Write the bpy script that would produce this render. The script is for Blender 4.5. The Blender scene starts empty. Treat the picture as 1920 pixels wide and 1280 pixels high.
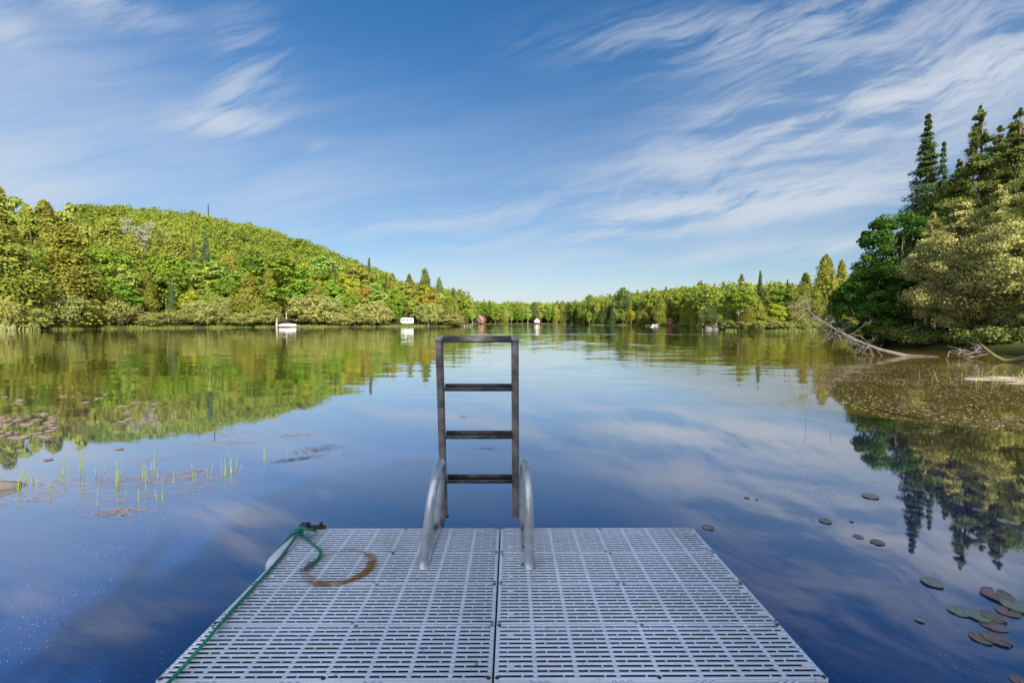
import bpy, math, random
import numpy as np
from mathutils import Vector

random.seed(7)
RNG = np.random.default_rng(11)
SC = bpy.context.scene
COL = SC.collection
R_ = math.radians

# ------------------------------------------------------------------ camera, sky, sun, exposure
CAMZ = 1.63
F = 853.0                      # focal length in photo pixels (16 mm on 36 mm, 1920 wide)
PITCH = math.atan2(640 - 603.5, F)
cam = bpy.data.cameras.new('camera'); cam.sensor_width = 36; cam.lens = 36 * F / 1920
cam.clip_start = 0.05; cam.clip_end = 6000
camo = bpy.data.objects.new('camera', cam); COL.objects.link(camo)
camo.location = (0, 0, CAMZ); camo.rotation_euler = (math.pi / 2 - PITCH, 0, 0)
SC.camera = camo

SUN_AZ = R_(158)               # clockwise from +Y: behind the camera, to the right
SUN_EL = R_(30)
SKY_STRENGTH = 0.082
EXPOSURE = 0.95
SC.view_settings.view_transform = 'Standard'; SC.view_settings.look = 'None'
SC.view_settings.exposure = EXPOSURE; SC.view_settings.gamma = 1
SC.view_settings.use_curve_mapping = False
sd = Vector((math.sin(SUN_AZ) * math.cos(SUN_EL), math.cos(SUN_AZ) * math.cos(SUN_EL), math.sin(SUN_EL)))
sl = bpy.data.lights.new('sun', 'SUN'); sl.energy = 5.0; sl.angle = R_(0.5); sl.color = (1, 0.93, 0.82)
so = bpy.data.objects.new('sun', sl); COL.objects.link(so)
so.rotation_euler = sd.to_track_quat('Z', 'Y').to_euler()

class NT:
    def __init__(s, tree): s.t = tree; tree.nodes.clear()
    def n(s, typ, **kw):
        nd = s.t.nodes.new(typ)
        for k, v in kw.items():
            if k.startswith('i_'):
                key = k[2:]; key = int(key) if key.isdigit() else key
                s.put(nd.inputs[key], v)
            else: setattr(nd, k, v)
        return nd
    def put(s, sock, v):
        if isinstance(v, bpy.types.NodeSocket): s.t.links.new(v, sock)
        elif isinstance(v, bpy.types.Node): s.t.links.new(v.outputs[0], sock)
        else: sock.default_value = v
    def math(s, op, a, b=0.0, c=0.0, clamp=False):
        nd = s.t.nodes.new('ShaderNodeMath'); nd.operation = op; nd.use_clamp = clamp
        for i, v in enumerate((a, b, c)): s.put(nd.inputs[i], v)
        return nd.outputs[0]
    def vec(s, x, y, z=0.0):
        nd = s.t.nodes.new('ShaderNodeCombineXYZ')
        for i, v in enumerate((x, y, z)): s.put(nd.inputs[i], v)
        return nd.outputs[0]
    def noise(s, v, scale=1.0, detail=4.0, rough=0.55, dist=0.0):
        nd = s.n('ShaderNodeTexNoise', i_Vector=v, i_Scale=scale, i_Detail=detail, i_Roughness=rough, i_Distortion=dist)
        return nd
    def ramp(s, f, a, b, lo=0.0, hi=1.0):
        nd = s.n('ShaderNodeMapRange'); nd.interpolation_type = 'SMOOTHSTEP'
        for i, v in enumerate((f, a, b, lo, hi)): s.put(nd.inputs[i], v)
        return nd.outputs[0]
    def mix(s, f, a, b, blend='MIX'):
        nd = s.t.nodes.new('ShaderNodeMix'); nd.data_type = 'RGBA'; nd.blend_type = blend
        s.put(nd.inputs[0], f)
        for i, v in ((6, a), (7, b)):
            if isinstance(v, (tuple, list)): v = tuple(v) + (1,) if len(v) == 3 else v
            s.put(nd.inputs[i], v)
        return nd.outputs[2]

w = bpy.data.worlds.new('World'); SC.world = w; w.use_nodes = True
T = NT(w.node_tree)
sky = T.n('ShaderNodeTexSky', sky_type='NISHITA', sun_disc=False, sun_elevation=SUN_EL, sun_rotation=SUN_AZ,
          altitude=200, air_density=1.0, dust_density=0.35, ozone_density=2.5)
tc = T.n('ShaderNodeTexCoord')
sep = T.n('ShaderNodeSeparateXYZ', i_0=tc.outputs['Generated'])
yy = T.math('MAXIMUM', sep.outputs[1], 0.03)
U = T.math('DIVIDE', sep.outputs[0], yy); V = T.math('DIVIDE', sep.outputs[2], yy)
UV = T.vec(U, V)
# clouds: long soft cirrus bands, given as places in the sky (tangent of bearing, tangent of height)
warp = T.noise(UV, 2.2, 3, 0.5)
wv = T.n('ShaderNodeVectorMath', operation='MULTIPLY_ADD', i_0=warp.outputs['Color'], i_1=(0.22, 0.13, 0), i_2=UV)
rot = T.n('ShaderNodeMapping', vector_type='TEXTURE', i_Vector=wv.outputs[0])
rot.inputs['Rotation'].default_value = (0, 0, R_(9)); rot.inputs['Scale'].default_value = (1 / 1.2, 1 / 10.5, 1)
n1 = T.noise(rot.outputs[0], 1.6, 8, 0.6, 0.25).outputs[0]
rot2 = T.n('ShaderNodeMapping', vector_type='TEXTURE', i_Vector=wv.outputs[0])
rot2.inputs['Rotation'].default_value = (0, 0, R_(24)); rot2.inputs['Scale'].default_value = (1 / 1.6, 1 / 11.0, 1)
n2 = T.noise(rot2.outputs[0], 1.7, 9, 0.66, 0.4).outputs[0]
hi = T.ramp(V, 0.18, 0.60, 0.22, 0.70)
fine = T.noise(rot2.outputs[0], 6.0, 6, 0.7, 0.6).outputs[0]
band = T.math('ADD', T.math('MULTIPLY', n1, T.math('SUBTRACT', 1.0, hi)), T.math('MULTIPLY', n2, hi))
band = T.math('ADD', band, T.math('MULTIPLY', T.math('SUBTRACT', fine, 0.5), 0.16))
streak = T.ramp(band, 0.40, 0.63)
soft = T.ramp(n1, 0.25, 0.75)
def gauss(px, py, sx, sy, ang, amp):
    m = T.n('ShaderNodeMapping', vector_type='TEXTURE', i_Vector=UV)
    m.inputs['Location'].default_value = ((px - 960) / F, (603.5 - py) / F, 0)
    m.inputs['Rotation'].default_value = (0, 0, R_(ang))
    m.inputs['Scale'].default_value = (sx / F, sy / F, 1)
    d = T.n('ShaderNodeVectorMath', operation='DOT_PRODUCT', i_0=m.outputs[0], i_1=m.outputs[0])
    return T.math('MULTIPLY', T.math('EXPONENT', T.math('MULTIPLY', d.outputs['Value'], -1.0)), amp)
def total(lst):
    r = lst[0]
    for g in lst[1:]: r = T.math('ADD', r, g)
    return r
streaky = total([gauss(*g) for g in (
    (1270, 85, 210, 48, 3, 0.62), (1440, 75, 200, 60, 28, 0.40), (1640, 50, 200, 75, 14, 0.50),
    (1400, 255, 230, 70, 24, 0.70), (1660, 240, 240, 60, 8, 0.75), (1780, 150, 300, 46, 13, 1.5), (1460, 378, 330, 34, 9, 1.9),
    (1180, 420, 180, 26, 10, 0.65), (1370, 478, 300, 20, 5, 0.55), (1600, 458, 170, 18, 10, 0.75), (820, 408, 240, 20, 7, 0.7),
    (430, 236, 90, 26, -4, 1.2), (440, 200, 50, 40, 40, 0.8), (480, 120, 60, 80, 30, 0.55), (200, 20, 130, 34, -16, 0.9),
    (1900, 60, 200, 150, 20, 0.55), (595, 283, 26, 16, 20, 0.5), (20, 60, 70, 40, -30, 0.7), (1300, 330, 300, 60, 12, 0.45))])
smooth = total([gauss(*g) for g in (
    (0, 345, 210, 75, -14, 0.85), (250, 260, 520, 150, -10, 0.36), (-60, 120, 300, 220, 0, 0.42), (1650, 250, 480, 170, 12, 0.42),
    (600, 400, 500, 60, -3, 0.30), (1150, 480, 600, 60, 4, 0.32), (960, 565, 1100, 55, 0, 0.85), (700, 330, 700, 120, 0, 0.16))])
cov = T.math('ADD', T.math('MULTIPLY', streak, T.math('MULTIPLY', streaky, 0.86)), T.math('MULTIPLY', smooth, T.math('ADD', 0.45, T.math('MULTIPLY', soft, 0.55))))
cov = T.math('SUBTRACT', 1.0, T.math('EXPONENT', T.math('MULTIPLY', cov, -1.25)), clamp=True)
hs = T.n('ShaderNodeHueSaturation', i_Color=sky.outputs[0], i_Saturation=1.30, i_Value=T.ramp(V, -0.05, 0.75, 0.66, 0.93))
cw = 0.74 / (2 ** EXPOSURE) / SKY_STRENGTH
colr = T.mix(cov, hs.outputs[0], (cw * 0.90, cw * 0.97, cw * 1.08))
# behind the camera: bright cloud added unseen to lift light in the shade
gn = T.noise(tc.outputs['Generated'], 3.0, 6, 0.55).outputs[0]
fill_cloud = T.math('MULTIPLY', T.ramp(sep.outputs[1], 0.12, -0.45), T.ramp(gn, 0.25, 0.7, 0.45, 1.0))
colr = T.mix(fill_cloud, colr, (cw * 1.95, cw * 2.1, cw * 2.4))
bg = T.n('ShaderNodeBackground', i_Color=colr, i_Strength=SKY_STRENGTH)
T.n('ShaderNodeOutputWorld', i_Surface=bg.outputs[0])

# ------------------------------------------------------------------ helpers
def tag(o, label=None, cat=None, group=None, kind=None):
    if label: o['label'] = label
    if cat: o['category'] = cat
    if group: o['group'] = group
    if kind: o['kind'] = kind
    return o
def empty(name, loc=(0, 0, 0), rz=0, **kw):
    o = bpy.data.objects.new(name, None); COL.objects.link(o); o.location = loc; o.rotation_euler = (0, 0, rz)
    return tag(o, **kw)
def link(name, me, parent=None):
    o = bpy.data.objects.new(name, me); COL.objects.link(o)
    if parent: o.parent = parent
    return o
def npmesh(name, Vt, Fq, mat=None, tone=None, smooth=False):
    Vt = np.asarray(Vt, np.float32); Fq = np.asarray(Fq, np.int32); k = Fq.shape[1]
    me = bpy.data.meshes.new(name)
    me.vertices.add(len(Vt)); me.vertices.foreach_set('co', Vt.ravel())
    me.loops.add(Fq.size); me.loops.foreach_set('vertex_index', Fq.ravel())
    me.polygons.add(len(Fq))
    me.polygons.foreach_set('loop_start', np.arange(0, Fq.size, k, dtype=np.int32))
    me.polygons.foreach_set('loop_total', np.full(len(Fq), k, np.int32))
    if smooth: me.polygons.foreach_set('use_smooth', np.ones(len(Fq), bool))
    me.update(calc_edges=True)
    if tone is not None:
        a = me.attributes.new('tone', 'FLOAT', 'FACE'); a.data.foreach_set('value', np.asarray(tone, np.float32))
    if mat: me.materials.append(mat)
    return me
class MB:
    """collects quads for ONE mesh"""
    def __init__(s): s.V = []; s.F = []; s.n = 0
    def add(s, V, Fq):
        V = np.asarray(V, float); s.V.append(V); s.F.append(np.asarray(Fq, int) + s.n); s.n += len(V)
    def box(s, x0, x1, y0, y1, z0, z1):
        v = [(x, y, z) for z in (z0, z1) for y in (y0, y1) for x in (x0, x1)]
        s.add(v, [(0, 2, 3, 1), (4, 5, 7, 6), (0, 1, 5, 4), (2, 6, 7, 3), (0, 4, 6, 2), (1, 3, 7, 5)])
    def tube(s, pts, rad, seg=8, cap=True, flat=1.0):
        P = np.asarray(pts, float); n = len(P)
        rad = np.broadcast_to(np.asarray(rad, float), (n,))
        D = np.gradient(P, axis=0); D /= np.linalg.norm(D, axis=1)[:, None] + 1e-9
        ref = np.array([0, 0, 1.0]) if abs(D[0][2]) < 0.9 else np.array([1.0, 0, 0])
        a = np.linspace(0, 2 * math.pi, seg, endpoint=False)
        rings = []
        u = np.cross(D[0], ref); u /= np.linalg.norm(u)
        for i in range(n):
            u = u - D[i] * np.dot(u, D[i]); u /= np.linalg.norm(u) + 1e-9
            v = np.cross(D[i], u)
            rings.append(P[i] + rad[i] * (np.cos(a)[:, None] * u + flat * np.sin(a)[:, None] * v))
        Vt = np.concatenate(rings); Fq = []
        for i in range(n - 1):
            for j in range(seg):
                k = (j + 1) % seg
                Fq.append((i * seg + j, i * seg + k, (i + 1) * seg + k, (i + 1) * seg + j))
        if cap:
            for base, c in ((0, P[0]), ((n - 1) * seg, P[-1])):
                ci = len(Vt); Vt = np.vstack([Vt, c])
                for j in range(0, seg, 2):
                    Fq.append((ci, base + j, base + (j + 1) % seg, base + (j + 2) % seg))
        s.add(Vt, Fq)
    def lathe(s, prof, c=(0, 0, 0), seg=16):
        P = np.asarray(prof, float); a = np.linspace(0, 2 * math.pi, seg, endpoint=False)
        Vt = np.concatenate([np.stack([r * np.cos(a), r * np.sin(a), np.full(seg, z)], 1) for r, z in P]) + np.asarray(c)
        Fq = [(i * seg + j, i * seg + (j + 1) % seg, (i + 1) * seg + (j + 1) % seg, (i + 1) * seg + j)
              for i in range(len(P) - 1) for j in range(seg)]
        s.add(Vt, Fq)
    def mesh(s, name, mat, smooth=False):
        return npmesh(name, np.concatenate(s.V), np.concatenate(s.F), mat, smooth=smooth)
    def build(s, name, mat, parent=None, smooth=False, bevel=0):
        o = link(name, s.mesh(name, mat, smooth), parent)
        if bevel:
            b = o.modifiers.new('bevel', 'BEVEL'); b.width = bevel; b.segments = 2; b.limit_method = 'ANGLE'
        return o
def copy_tree(o, parent=None):
    c = o.copy(); COL.objects.link(c); c.parent = parent
    for ch in list(o.children): copy_tree(ch, c)
    return c
def ray(px, py):
    cx = (px - 960) / F; cy = (640 - py) / F; c, s = math.cos(PITCH), math.sin(PITCH)
    return Vector((cx, c + cy * s, -s + cy * c))
def at(px, py, Y):                 # where the line of sight reaches forward distance Y
    d = ray(px, py); k = Y / d.y
    return Vector((d.x * k, Y, CAMZ + d.z * k))
def on_plane(px, py, z):
    d = ray(px, py); k = (z - CAMZ) / d.z
    return Vector((d.x * k, d.y * k, z))
DECK_H = 1.279; DECK_S = 0.00645
def on_deck(px, py, up=0.0):
    d = ray(px, py); k = (-DECK_H + up) / (d.z + DECK_S * d.y)
    return Vector((d.x * k, d.y * k, CAMZ + d.z * k))
def deckz(Y): return CAMZ - DECK_H - DECK_S * Y

# ------------------------------------------------------------------ materials
def mat(name, build):
    m = bpy.data.materials.new(name); m.use_nodes = True; t = NT(m.node_tree)
    s = build(t); t.n('ShaderNodeOutputMaterial', i_Surface=s); return m
def plain(name, c, rough=0.6, metal=0.0, var=0.25, scale=8.0, bump=0.0, c2=None, spec=0.5):
    def b(t):
        g = t.n('ShaderNodeTexCoord').outputs['Object']
        n = t.noise(g, scale, 6, 0.6).outputs[0]
        c2_ = c2 or tuple(x * (1 - var) for x in c)
        cc = t.mix(t.ramp(n, 0.35, 0.68), c, c2_)
        p = t.n('ShaderNodeBsdfPrincipled', i_Roughness=rough, i_Metallic=metal)
        t.put(p.inputs['Base Color'], cc); p.inputs['Specular IOR Level'].default_value = spec
        t.put(p.inputs['Roughness'], t.math('ADD', rough - 0.06, t.math('MULTIPLY', n, 0.12)))
        if bump:
            bn = t.n('ShaderNodeBump', i_Strength=bump, i_Distance=0.01, i_Height=t.noise(g, scale * 4, 4, 0.6).outputs[0])
            t.put(p.inputs['Normal'], bn.outputs[0])
        return p.outputs[0]
    return mat(name, b)
def foliage(name, ca, cb, hue=0.03, val=0.35, trans=0.3):
    """leaf colour runs from ca to cb leaf by leaf; each tree shifts a little"""
    def b(t):
        a = t.n('ShaderNodeAttribute', attribute_name='tone')
        oi = t.n('ShaderNodeObjectInfo')
        c = t.mix(a.outputs['Fac'], tuple(x * 1.95 for x in ca), tuple(x * 1.95 for x in cb))
        hsv = t.n('ShaderNodeHueSaturation', i_Color=c)
        t.put(hsv.inputs['Hue'], t.math('ADD', 0.5 - hue / 2, t.math('MULTIPLY', oi.outputs['Random'], hue)))
        r2 = t.math('FRACT', t.math('MULTIPLY', oi.outputs['Random'], 7.31))
        t.put(hsv.inputs['Value'], t.math('ADD', 1 - val / 2, t.math('MULTIPLY', r2, val)))
        d = t.n('ShaderNodeBsdfDiffuse', i_Color=hsv.outputs[0])
        tr = t.n('ShaderNodeBsdfTranslucent', i_Color=hsv.outputs[0])
        m = t.n('ShaderNodeMixShader', i_0=trans); t.put(m.inputs[1], d.outputs[0]); t.put(m.inputs[2], tr.outputs[0])
        return m.outputs[0]
    return mat(name, b)
M = {}
M['cedar'] = foliage('cedar_leaf', (0.186, 0.190, 0.032), (0.092, 0.104, 0.020), 0.03, 0.3, 0.38)
M['maple'] = foliage('maple_leaf', (0.108, 0.165, 0.018), (0.060, 0.098, 0.013), 0.03, 0.4)
M['aspen'] = foliage('aspen_leaf', (0.185, 0.225, 0.045), (0.090, 0.130, 0.022), 0.06, 0.35)
M['yellow'] = foliage('yellow_leaf', (0.205, 0.215, 0.02), (0.13, 0.145, 0.016), 0.03, 0.25)
M['spruce'] = foliage('spruce_needle', (0.060, 0.082, 0.028), (0.026, 0.042, 0.016), 0.02, 0.3, 0.15)
M['pine'] = foliage('pine_needle', (0.085, 0.105, 0.030), (0.040, 0.058, 0.018), 0.02, 0.3, 0.15)
M['willow'] = foliage('willow_leaf', (0.185, 0.185, 0.055), (0.105, 0.115, 0.03), 0.03, 0.3)
M['grey'] = foliage('pale_leaf', (0.20, 0.195, 0.13), (0.13, 0.135, 0.082), 0.02, 0.15)
M['red'] = foliage('red_leaf', (0.30, 0.065, 0.025), (0.19, 0.10, 0.02), 0.02, 0.2)
M['orange'] = foliage('bronze_leaf', (0.21, 0.135, 0.024), (0.15, 0.13, 0.022), 0.03, 0.25)
M['hill'] = foliage('hill_leaf', (0.162, 0.186, 0.028), (0.088, 0.115, 0.017), 0.0, 0.0, 0.42)
M['grass'] = foliage('grass_blade', (0.13, 0.15, 0.035), (0.07, 0.095, 0.02), 0.0, 0.0)
M['paleg'] = foliage('pale_reed', (0.26, 0.24, 0.11), (0.15, 0.18, 0.055), 0.0, 0.0)
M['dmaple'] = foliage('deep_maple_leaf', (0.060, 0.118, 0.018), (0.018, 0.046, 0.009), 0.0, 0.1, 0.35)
M['midleaf'] = foliage('mid_green_leaf', (0.090, 0.128, 0.024), (0.034, 0.058, 0.011), 0.0, 0.1, 0.35)
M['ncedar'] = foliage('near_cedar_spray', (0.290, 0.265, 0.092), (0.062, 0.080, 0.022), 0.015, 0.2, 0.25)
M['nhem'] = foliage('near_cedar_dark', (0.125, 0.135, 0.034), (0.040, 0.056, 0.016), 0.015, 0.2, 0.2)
M['bark'] = plain('bark', (0.16, 0.125, 0.095), 0.9, var=0.5, scale=5, bump=0.5)
M['palebark'] = plain('pale_bark', (0.36, 0.32, 0.27), 0.85, var=0.35, scale=4)
M['deadwood'] = plain('dead_wood', (0.33, 0.29, 0.255), 0.9, c2=(0.16, 0.13, 0.11), scale=3)
M['deadtrunk'] = plain('dead_trunk', (0.155, 0.138, 0.122), 0.9, c2=(0.07, 0.06, 0.05), scale=2)
M['moss'] = plain('mossy_wood', (0.15, 0.16, 0.03), 0.95, c2=(0.10, 0.07, 0.045), scale=2)
M['white'] = plain('white_paint', (0.78, 0.78, 0.77), 0.4, var=0.06, scale=3)
M['redpaint'] = plain('red_paint', (0.42, 0.05, 0.045), 0.6, var=0.25)
M['redroof'] = plain('red_roof', (0.50, 0.10, 0.09), 0.7, var=0.2)
M['brownwall'] = plain('brown_siding', (0.25, 0.09, 0.06), 0.8, var=0.3)
M['glassdark'] = plain('dark_glass', (0.03, 0.035, 0.04), 0.1)
M['blacktrim'] = plain('black_trim', (0.03, 0.03, 0.03), 0.6)
M['wood'] = plain('dock_wood', (0.20, 0.105, 0.06), 0.8, var=0.4)
M['rock'] = plain('pale_rock', (0.17, 0.155, 0.14), 0.9, var=0.35, scale=1.5, bump=0.4)
M['metalmast'] = plain('mast_metal', (0.25, 0.25, 0.27), 0.5, 0.3)
def soil(t):
    g = t.n('ShaderNodeNewGeometry').outputs['Position']
    n = t.noise(g, 0.12, 6, 0.6).outputs[0]
    c = t.mix(t.ramp(n, 0.4, 0.6), (0.06, 0.075, 0.02), (0.06, 0.05, 0.025))
    return t.n('ShaderNodeBsdfDiffuse', i_Color=c).outputs[0]
M['soil'] = mat('forest_floor', soil)

def water(t):
    g = t.n('ShaderNodeNewGeometry').outputs['Position']
    s = t.n('ShaderNodeSeparateXYZ', i_0=g); X, Y = s.outputs[0], s.outputs[1]
    # ripple slopes, crests lying mostly across the lake
    def wave(sx, sy, sc, det, off):
        mp = t.n('ShaderNodeMapping', i_Vector=g); mp.inputs['Scale'].default_value = (sx, sy, 1); mp.inputs['Location'].default_value = (off, off * .7, 0)
        mp.inputs['Rotation'].default_value = (0, 0, R_(4))
        return t.n('ShaderNodeSeparateColor', i_0=t.noise(mp.outputs[0], sc, det, 0.6).outputs['Color'])
    w1 = wave(0.55, 1.7, 1.0, 2.0, 3.0)        # about 0.6 m waves
    w2 = wave(0.20, 0.55, 1.0, 2.0, 19.0)      # swell
    w3 = wave(1.0, 1.6, 9.0, 2.0, 7.0)         # fine shimmer
    dist = t.math('SQRT', t.math('ADD', t.math('MULTIPLY', X, X), t.math('MULTIPLY', Y, Y)))
    far = t.ramp(dist, 5.0, 17.0, 0.10, 1.0)
    # calm and ruffled patches
    mp = t.n('ShaderNodeMapping', i_Vector=g); mp.inputs['Scale'].default_value = (0.010, 0.045, 1); mp.inputs['Rotation'].default_value = (0, 0, R_(-3))
    pn = t.noise(mp.outputs[0], 1.0, 3, 0.5).outputs[0]
    patch = t.ramp(pn, 0.40, 0.62, 0.75, 1.25)
    mp2 = t.n('ShaderNodeMapping', i_Vector=g); mp2.inputs['Scale'].default_value = (0.006, 0.075, 1); mp2.inputs['Location'].default_value = (4.3, 1.2, 0)
    gust = t.ramp(t.noise(mp2.outputs[0], 1.0, 2, 0.4).outputs[0], 0.545, 0.60)
    gx = t.ramp(X, -16.0, 4.0); gx2 = t.ramp(X, 120.0, 60.0); gy = t.ramp(Y, 38.0, 55.0)
    gust = t.math('MULTIPLY', gust, t.math('MULTIPLY', gx, t.math('MULTIPLY', gx2, gy)))
    amp = t.math('MULTIPLY', far, patch)
    amp = t.math('ADD', amp, t.math('MULTIPLY', gust, 5.0))
    def slope(i):
        a = t.math('MULTIPLY', t.math('SUBTRACT', w1.outputs[i], 0.5), 0.072)
        b = t.math('MULTIPLY', t.math('SUBTRACT', w2.outputs[i], 0.5), 0.022)
        c = t.math('MULTIPLY', t.math('SUBTRACT', w3.outputs[i], 0.5), 0.012)
        return t.math('ADD', t.math('ADD', a, b), c)
    nx = t.math('MULTIPLY', t.math('MULTIPLY', slope(0), 0.45), amp); ny = t.math('MULTIPLY', slope(1), amp)
    nrm = t.n('ShaderNodeVectorMath', operation='NORMALIZE', i_0=t.vec(nx, ny, 1.0)).outputs[0]
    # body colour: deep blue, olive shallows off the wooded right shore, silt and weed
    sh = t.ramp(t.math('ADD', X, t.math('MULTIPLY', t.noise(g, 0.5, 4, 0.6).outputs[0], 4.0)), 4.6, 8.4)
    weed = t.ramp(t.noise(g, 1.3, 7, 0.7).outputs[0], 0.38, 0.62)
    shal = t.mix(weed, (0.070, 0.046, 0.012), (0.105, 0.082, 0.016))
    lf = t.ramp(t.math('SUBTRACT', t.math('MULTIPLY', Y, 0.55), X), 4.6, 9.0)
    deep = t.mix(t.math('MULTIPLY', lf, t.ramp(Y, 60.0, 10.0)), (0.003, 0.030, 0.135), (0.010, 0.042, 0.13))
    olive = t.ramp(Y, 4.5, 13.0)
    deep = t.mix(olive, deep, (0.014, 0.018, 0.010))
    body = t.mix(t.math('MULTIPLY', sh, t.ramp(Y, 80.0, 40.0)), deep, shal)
    fm = t.n('ShaderNodeMapping', vector_type='TEXTURE', i_Vector=g); fm.inputs['Rotation'].default_value = (0, 0, R_(-20)); fm.inputs['Scale'].default_value = (2.8, 0.8, 1)
    film = t.ramp(t.noise(fm.outputs[0], 0.9, 8, 0.68, 0.8).outputs[0], 0.46, 0.72, 0.0, 1.0)
    grain = t.ramp(t.noise(g, 38.0, 3, 0.7).outputs[0], 0.50, 0.72)
    film = t.math('MULTIPLY', t.math('MULTIPLY', film, t.math('ADD', 0.35, grain)), t.ramp(dist, 12.0, 4.0, 0.0, 0.16))
    body = t.mix(film, body, (0.30, 0.31, 0.34))
    lw = t.n('ShaderNodeLayerWeight', i_Blend=0.5, i_Normal=nrm)
    fac = t.ramp(lw.outputs['Facing'], 0.40, 1.0, 0.12, 0.98)
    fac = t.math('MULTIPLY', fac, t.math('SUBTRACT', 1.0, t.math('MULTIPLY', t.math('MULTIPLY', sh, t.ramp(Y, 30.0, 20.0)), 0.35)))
    fac = t.math('MULTIPLY', fac, t.math('SUBTRACT', 1.0, t.math('MULTIPLY', film, 1.2)))
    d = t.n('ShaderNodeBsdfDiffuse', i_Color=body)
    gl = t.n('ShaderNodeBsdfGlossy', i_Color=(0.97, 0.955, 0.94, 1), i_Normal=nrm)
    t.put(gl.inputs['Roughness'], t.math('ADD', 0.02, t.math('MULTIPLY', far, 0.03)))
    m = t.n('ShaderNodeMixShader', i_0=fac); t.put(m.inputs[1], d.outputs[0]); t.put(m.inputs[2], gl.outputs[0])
    return m.outputs[0]
M['water'] = mat('lake_water', water)

# ------------------------------------------------------------------ terrain and lake
TAB = [  # bearing as photo column, shoreline forward distance, ridge distance, ridge height
    (-1500, 30, 300, 70), (-900, 42, 320, 76), (-400, 60, 330, 60), (0, 84, 330, 60), (110, 95, 330, 63), (170, 103, 330, 70), (300, 116, 330, 68),
    (430, 130, 330, 60), (520, 137, 330, 52), (600, 143, 330, 41), (700, 152, 330, 25), (760, 158, 335, 15), (850, 165, 345, 8),
    (866, 172, 380, 6), (878, 330, 430, 6), (1000, 350, 450, 5), (1092, 335, 450, 6), (1106, 232, 450, 7), (1200, 200, 400, 9),
    (1300, 162, 380, 9), (1344, 126, 360, 8), (1360, 80, 330, 8), (1400, 77, 300, 7), (1480, 78, 300, 7), (1560, 86, 300, 6),
    (1640, 88, 300, 6), (1652, 33, 200, 8), (1700, 30, 160, 8), (1800, 26, 120, 8), (1920, 21, 100, 8), (2200, 13, 80, 8), (2900, 8.5, 60, 8)]
_th = np.array([math.atan((r[0] - 960) / F) for r in TAB])
_ck = np.cos(_th)
_r0 = np.array([r[1] for r in TAB]) / _ck; _r1 = np.array([r[2] for r in TAB]) / _ck; _z1 = np.array([r[3] for r in TAB], float)
_th = np.concatenate([_th, [R_(95), R_(135), R_(180), R_(225), R_(262)]])
_r0 = np.concatenate([_r0, [14, 9, 6.5, 9, 50]]); _r1 = np.concatenate([_r1, [90, 80, 80, 120, 250]]); _z1 = np.concatenate([_z1, [8, 8, 8, 20, 60]])
_th = np.concatenate([_th, [_th[0] + 2 * math.pi]]); _r0 = np.append(_r0, _r0[0]); _r1 = np.append(_r1, _r1[0]); _z1 = np.append(_z1, _z1[0])
def shore(th):
    th = np.where(th < _th[0], th + 2 * math.pi, th)
    return np.interp(th, _th, _r0), np.interp(th, _th, _r1), np.interp(th, _th, _z1)
def ground(x, y):
    th = np.arctan2(x, y); r = np.hypot(x, y); r0, r1, z1 = shore(th)
    d = r - r0; s = np.clip(d / (r1 - r0), 0, 1.6)
    up = 0.35 * np.clip(d / 1.2, 0, 1) + z1 * (0.45 * s + 0.55 * s * s * (3 - 2 * np.clip(s, 0, 1)) * np.where(s > 1, 1 / np.maximum(s * s, 1), 1))
    up = up + 0.8 * np.clip(d / 30, 0, 1) * np.sin(x * 0.11) * np.sin(y * 0.13)
    return np.where(d > 0, up, np.maximum(d * 0.25, -1.5) - 0.02)
def gz(x, y): return float(ground(np.array(x), np.array(y)))
def shoreY(px):
    th = math.atan((px - 960) / F); return float(shore(np.array(th))[0]) * math.cos(th)
def spot(px, Y):
    x = (px - 960) / F * Y; return x, Y, gz(x, Y)

nth, nr = 420, 46
ths = np.unique(np.concatenate([np.linspace(_th[0], _th[-1], nth), _th[:-1]])); nth = len(ths)
r0, r1, z1 = shore(ths)
fr = np.concatenate([[0.0, 0.6, 0.9, 0.97, 1.0], ])
rows = [r0 * f for f in (0.02, 0.5, 0.85, 0.95, 0.99)] + [r0 + k for k in (0.001, 0.4, 1.2, 3, 7)] + \
       [r0 + 7 + (r1 * 1.5 - r0 - 7) * k ** 1.3 for k in np.linspace(0.04, 1, 28)] + [r1 * 2.2, r1 * 4]
G = np.stack([np.stack([r * np.sin(ths), r * np.cos(ths), ground(r * np.sin(ths), r * np.cos(ths))], 1) for r in rows])
nr = len(rows); idx = np.arange(nr * nth).reshape(nr, nth)
Fq = np.stack([idx[:-1, :-1], idx[:-1, 1:], idx[1:, 1:], idx[1:, :-1]], -1).reshape(-1, 4)
tag(link('terrain', npmesh('terrain', G.reshape(-1, 3), Fq[:, ::-1], M['soil'], smooth=True)), kind='structure')
tag(link('lake', npmesh('lake', [(-1200, -1200, 0), (1200, -1200, 0), (1200, 1200, 0), (-1200, 1200, 0)], [(0, 1, 2, 3)], M['water'])), kind='structure')

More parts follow.
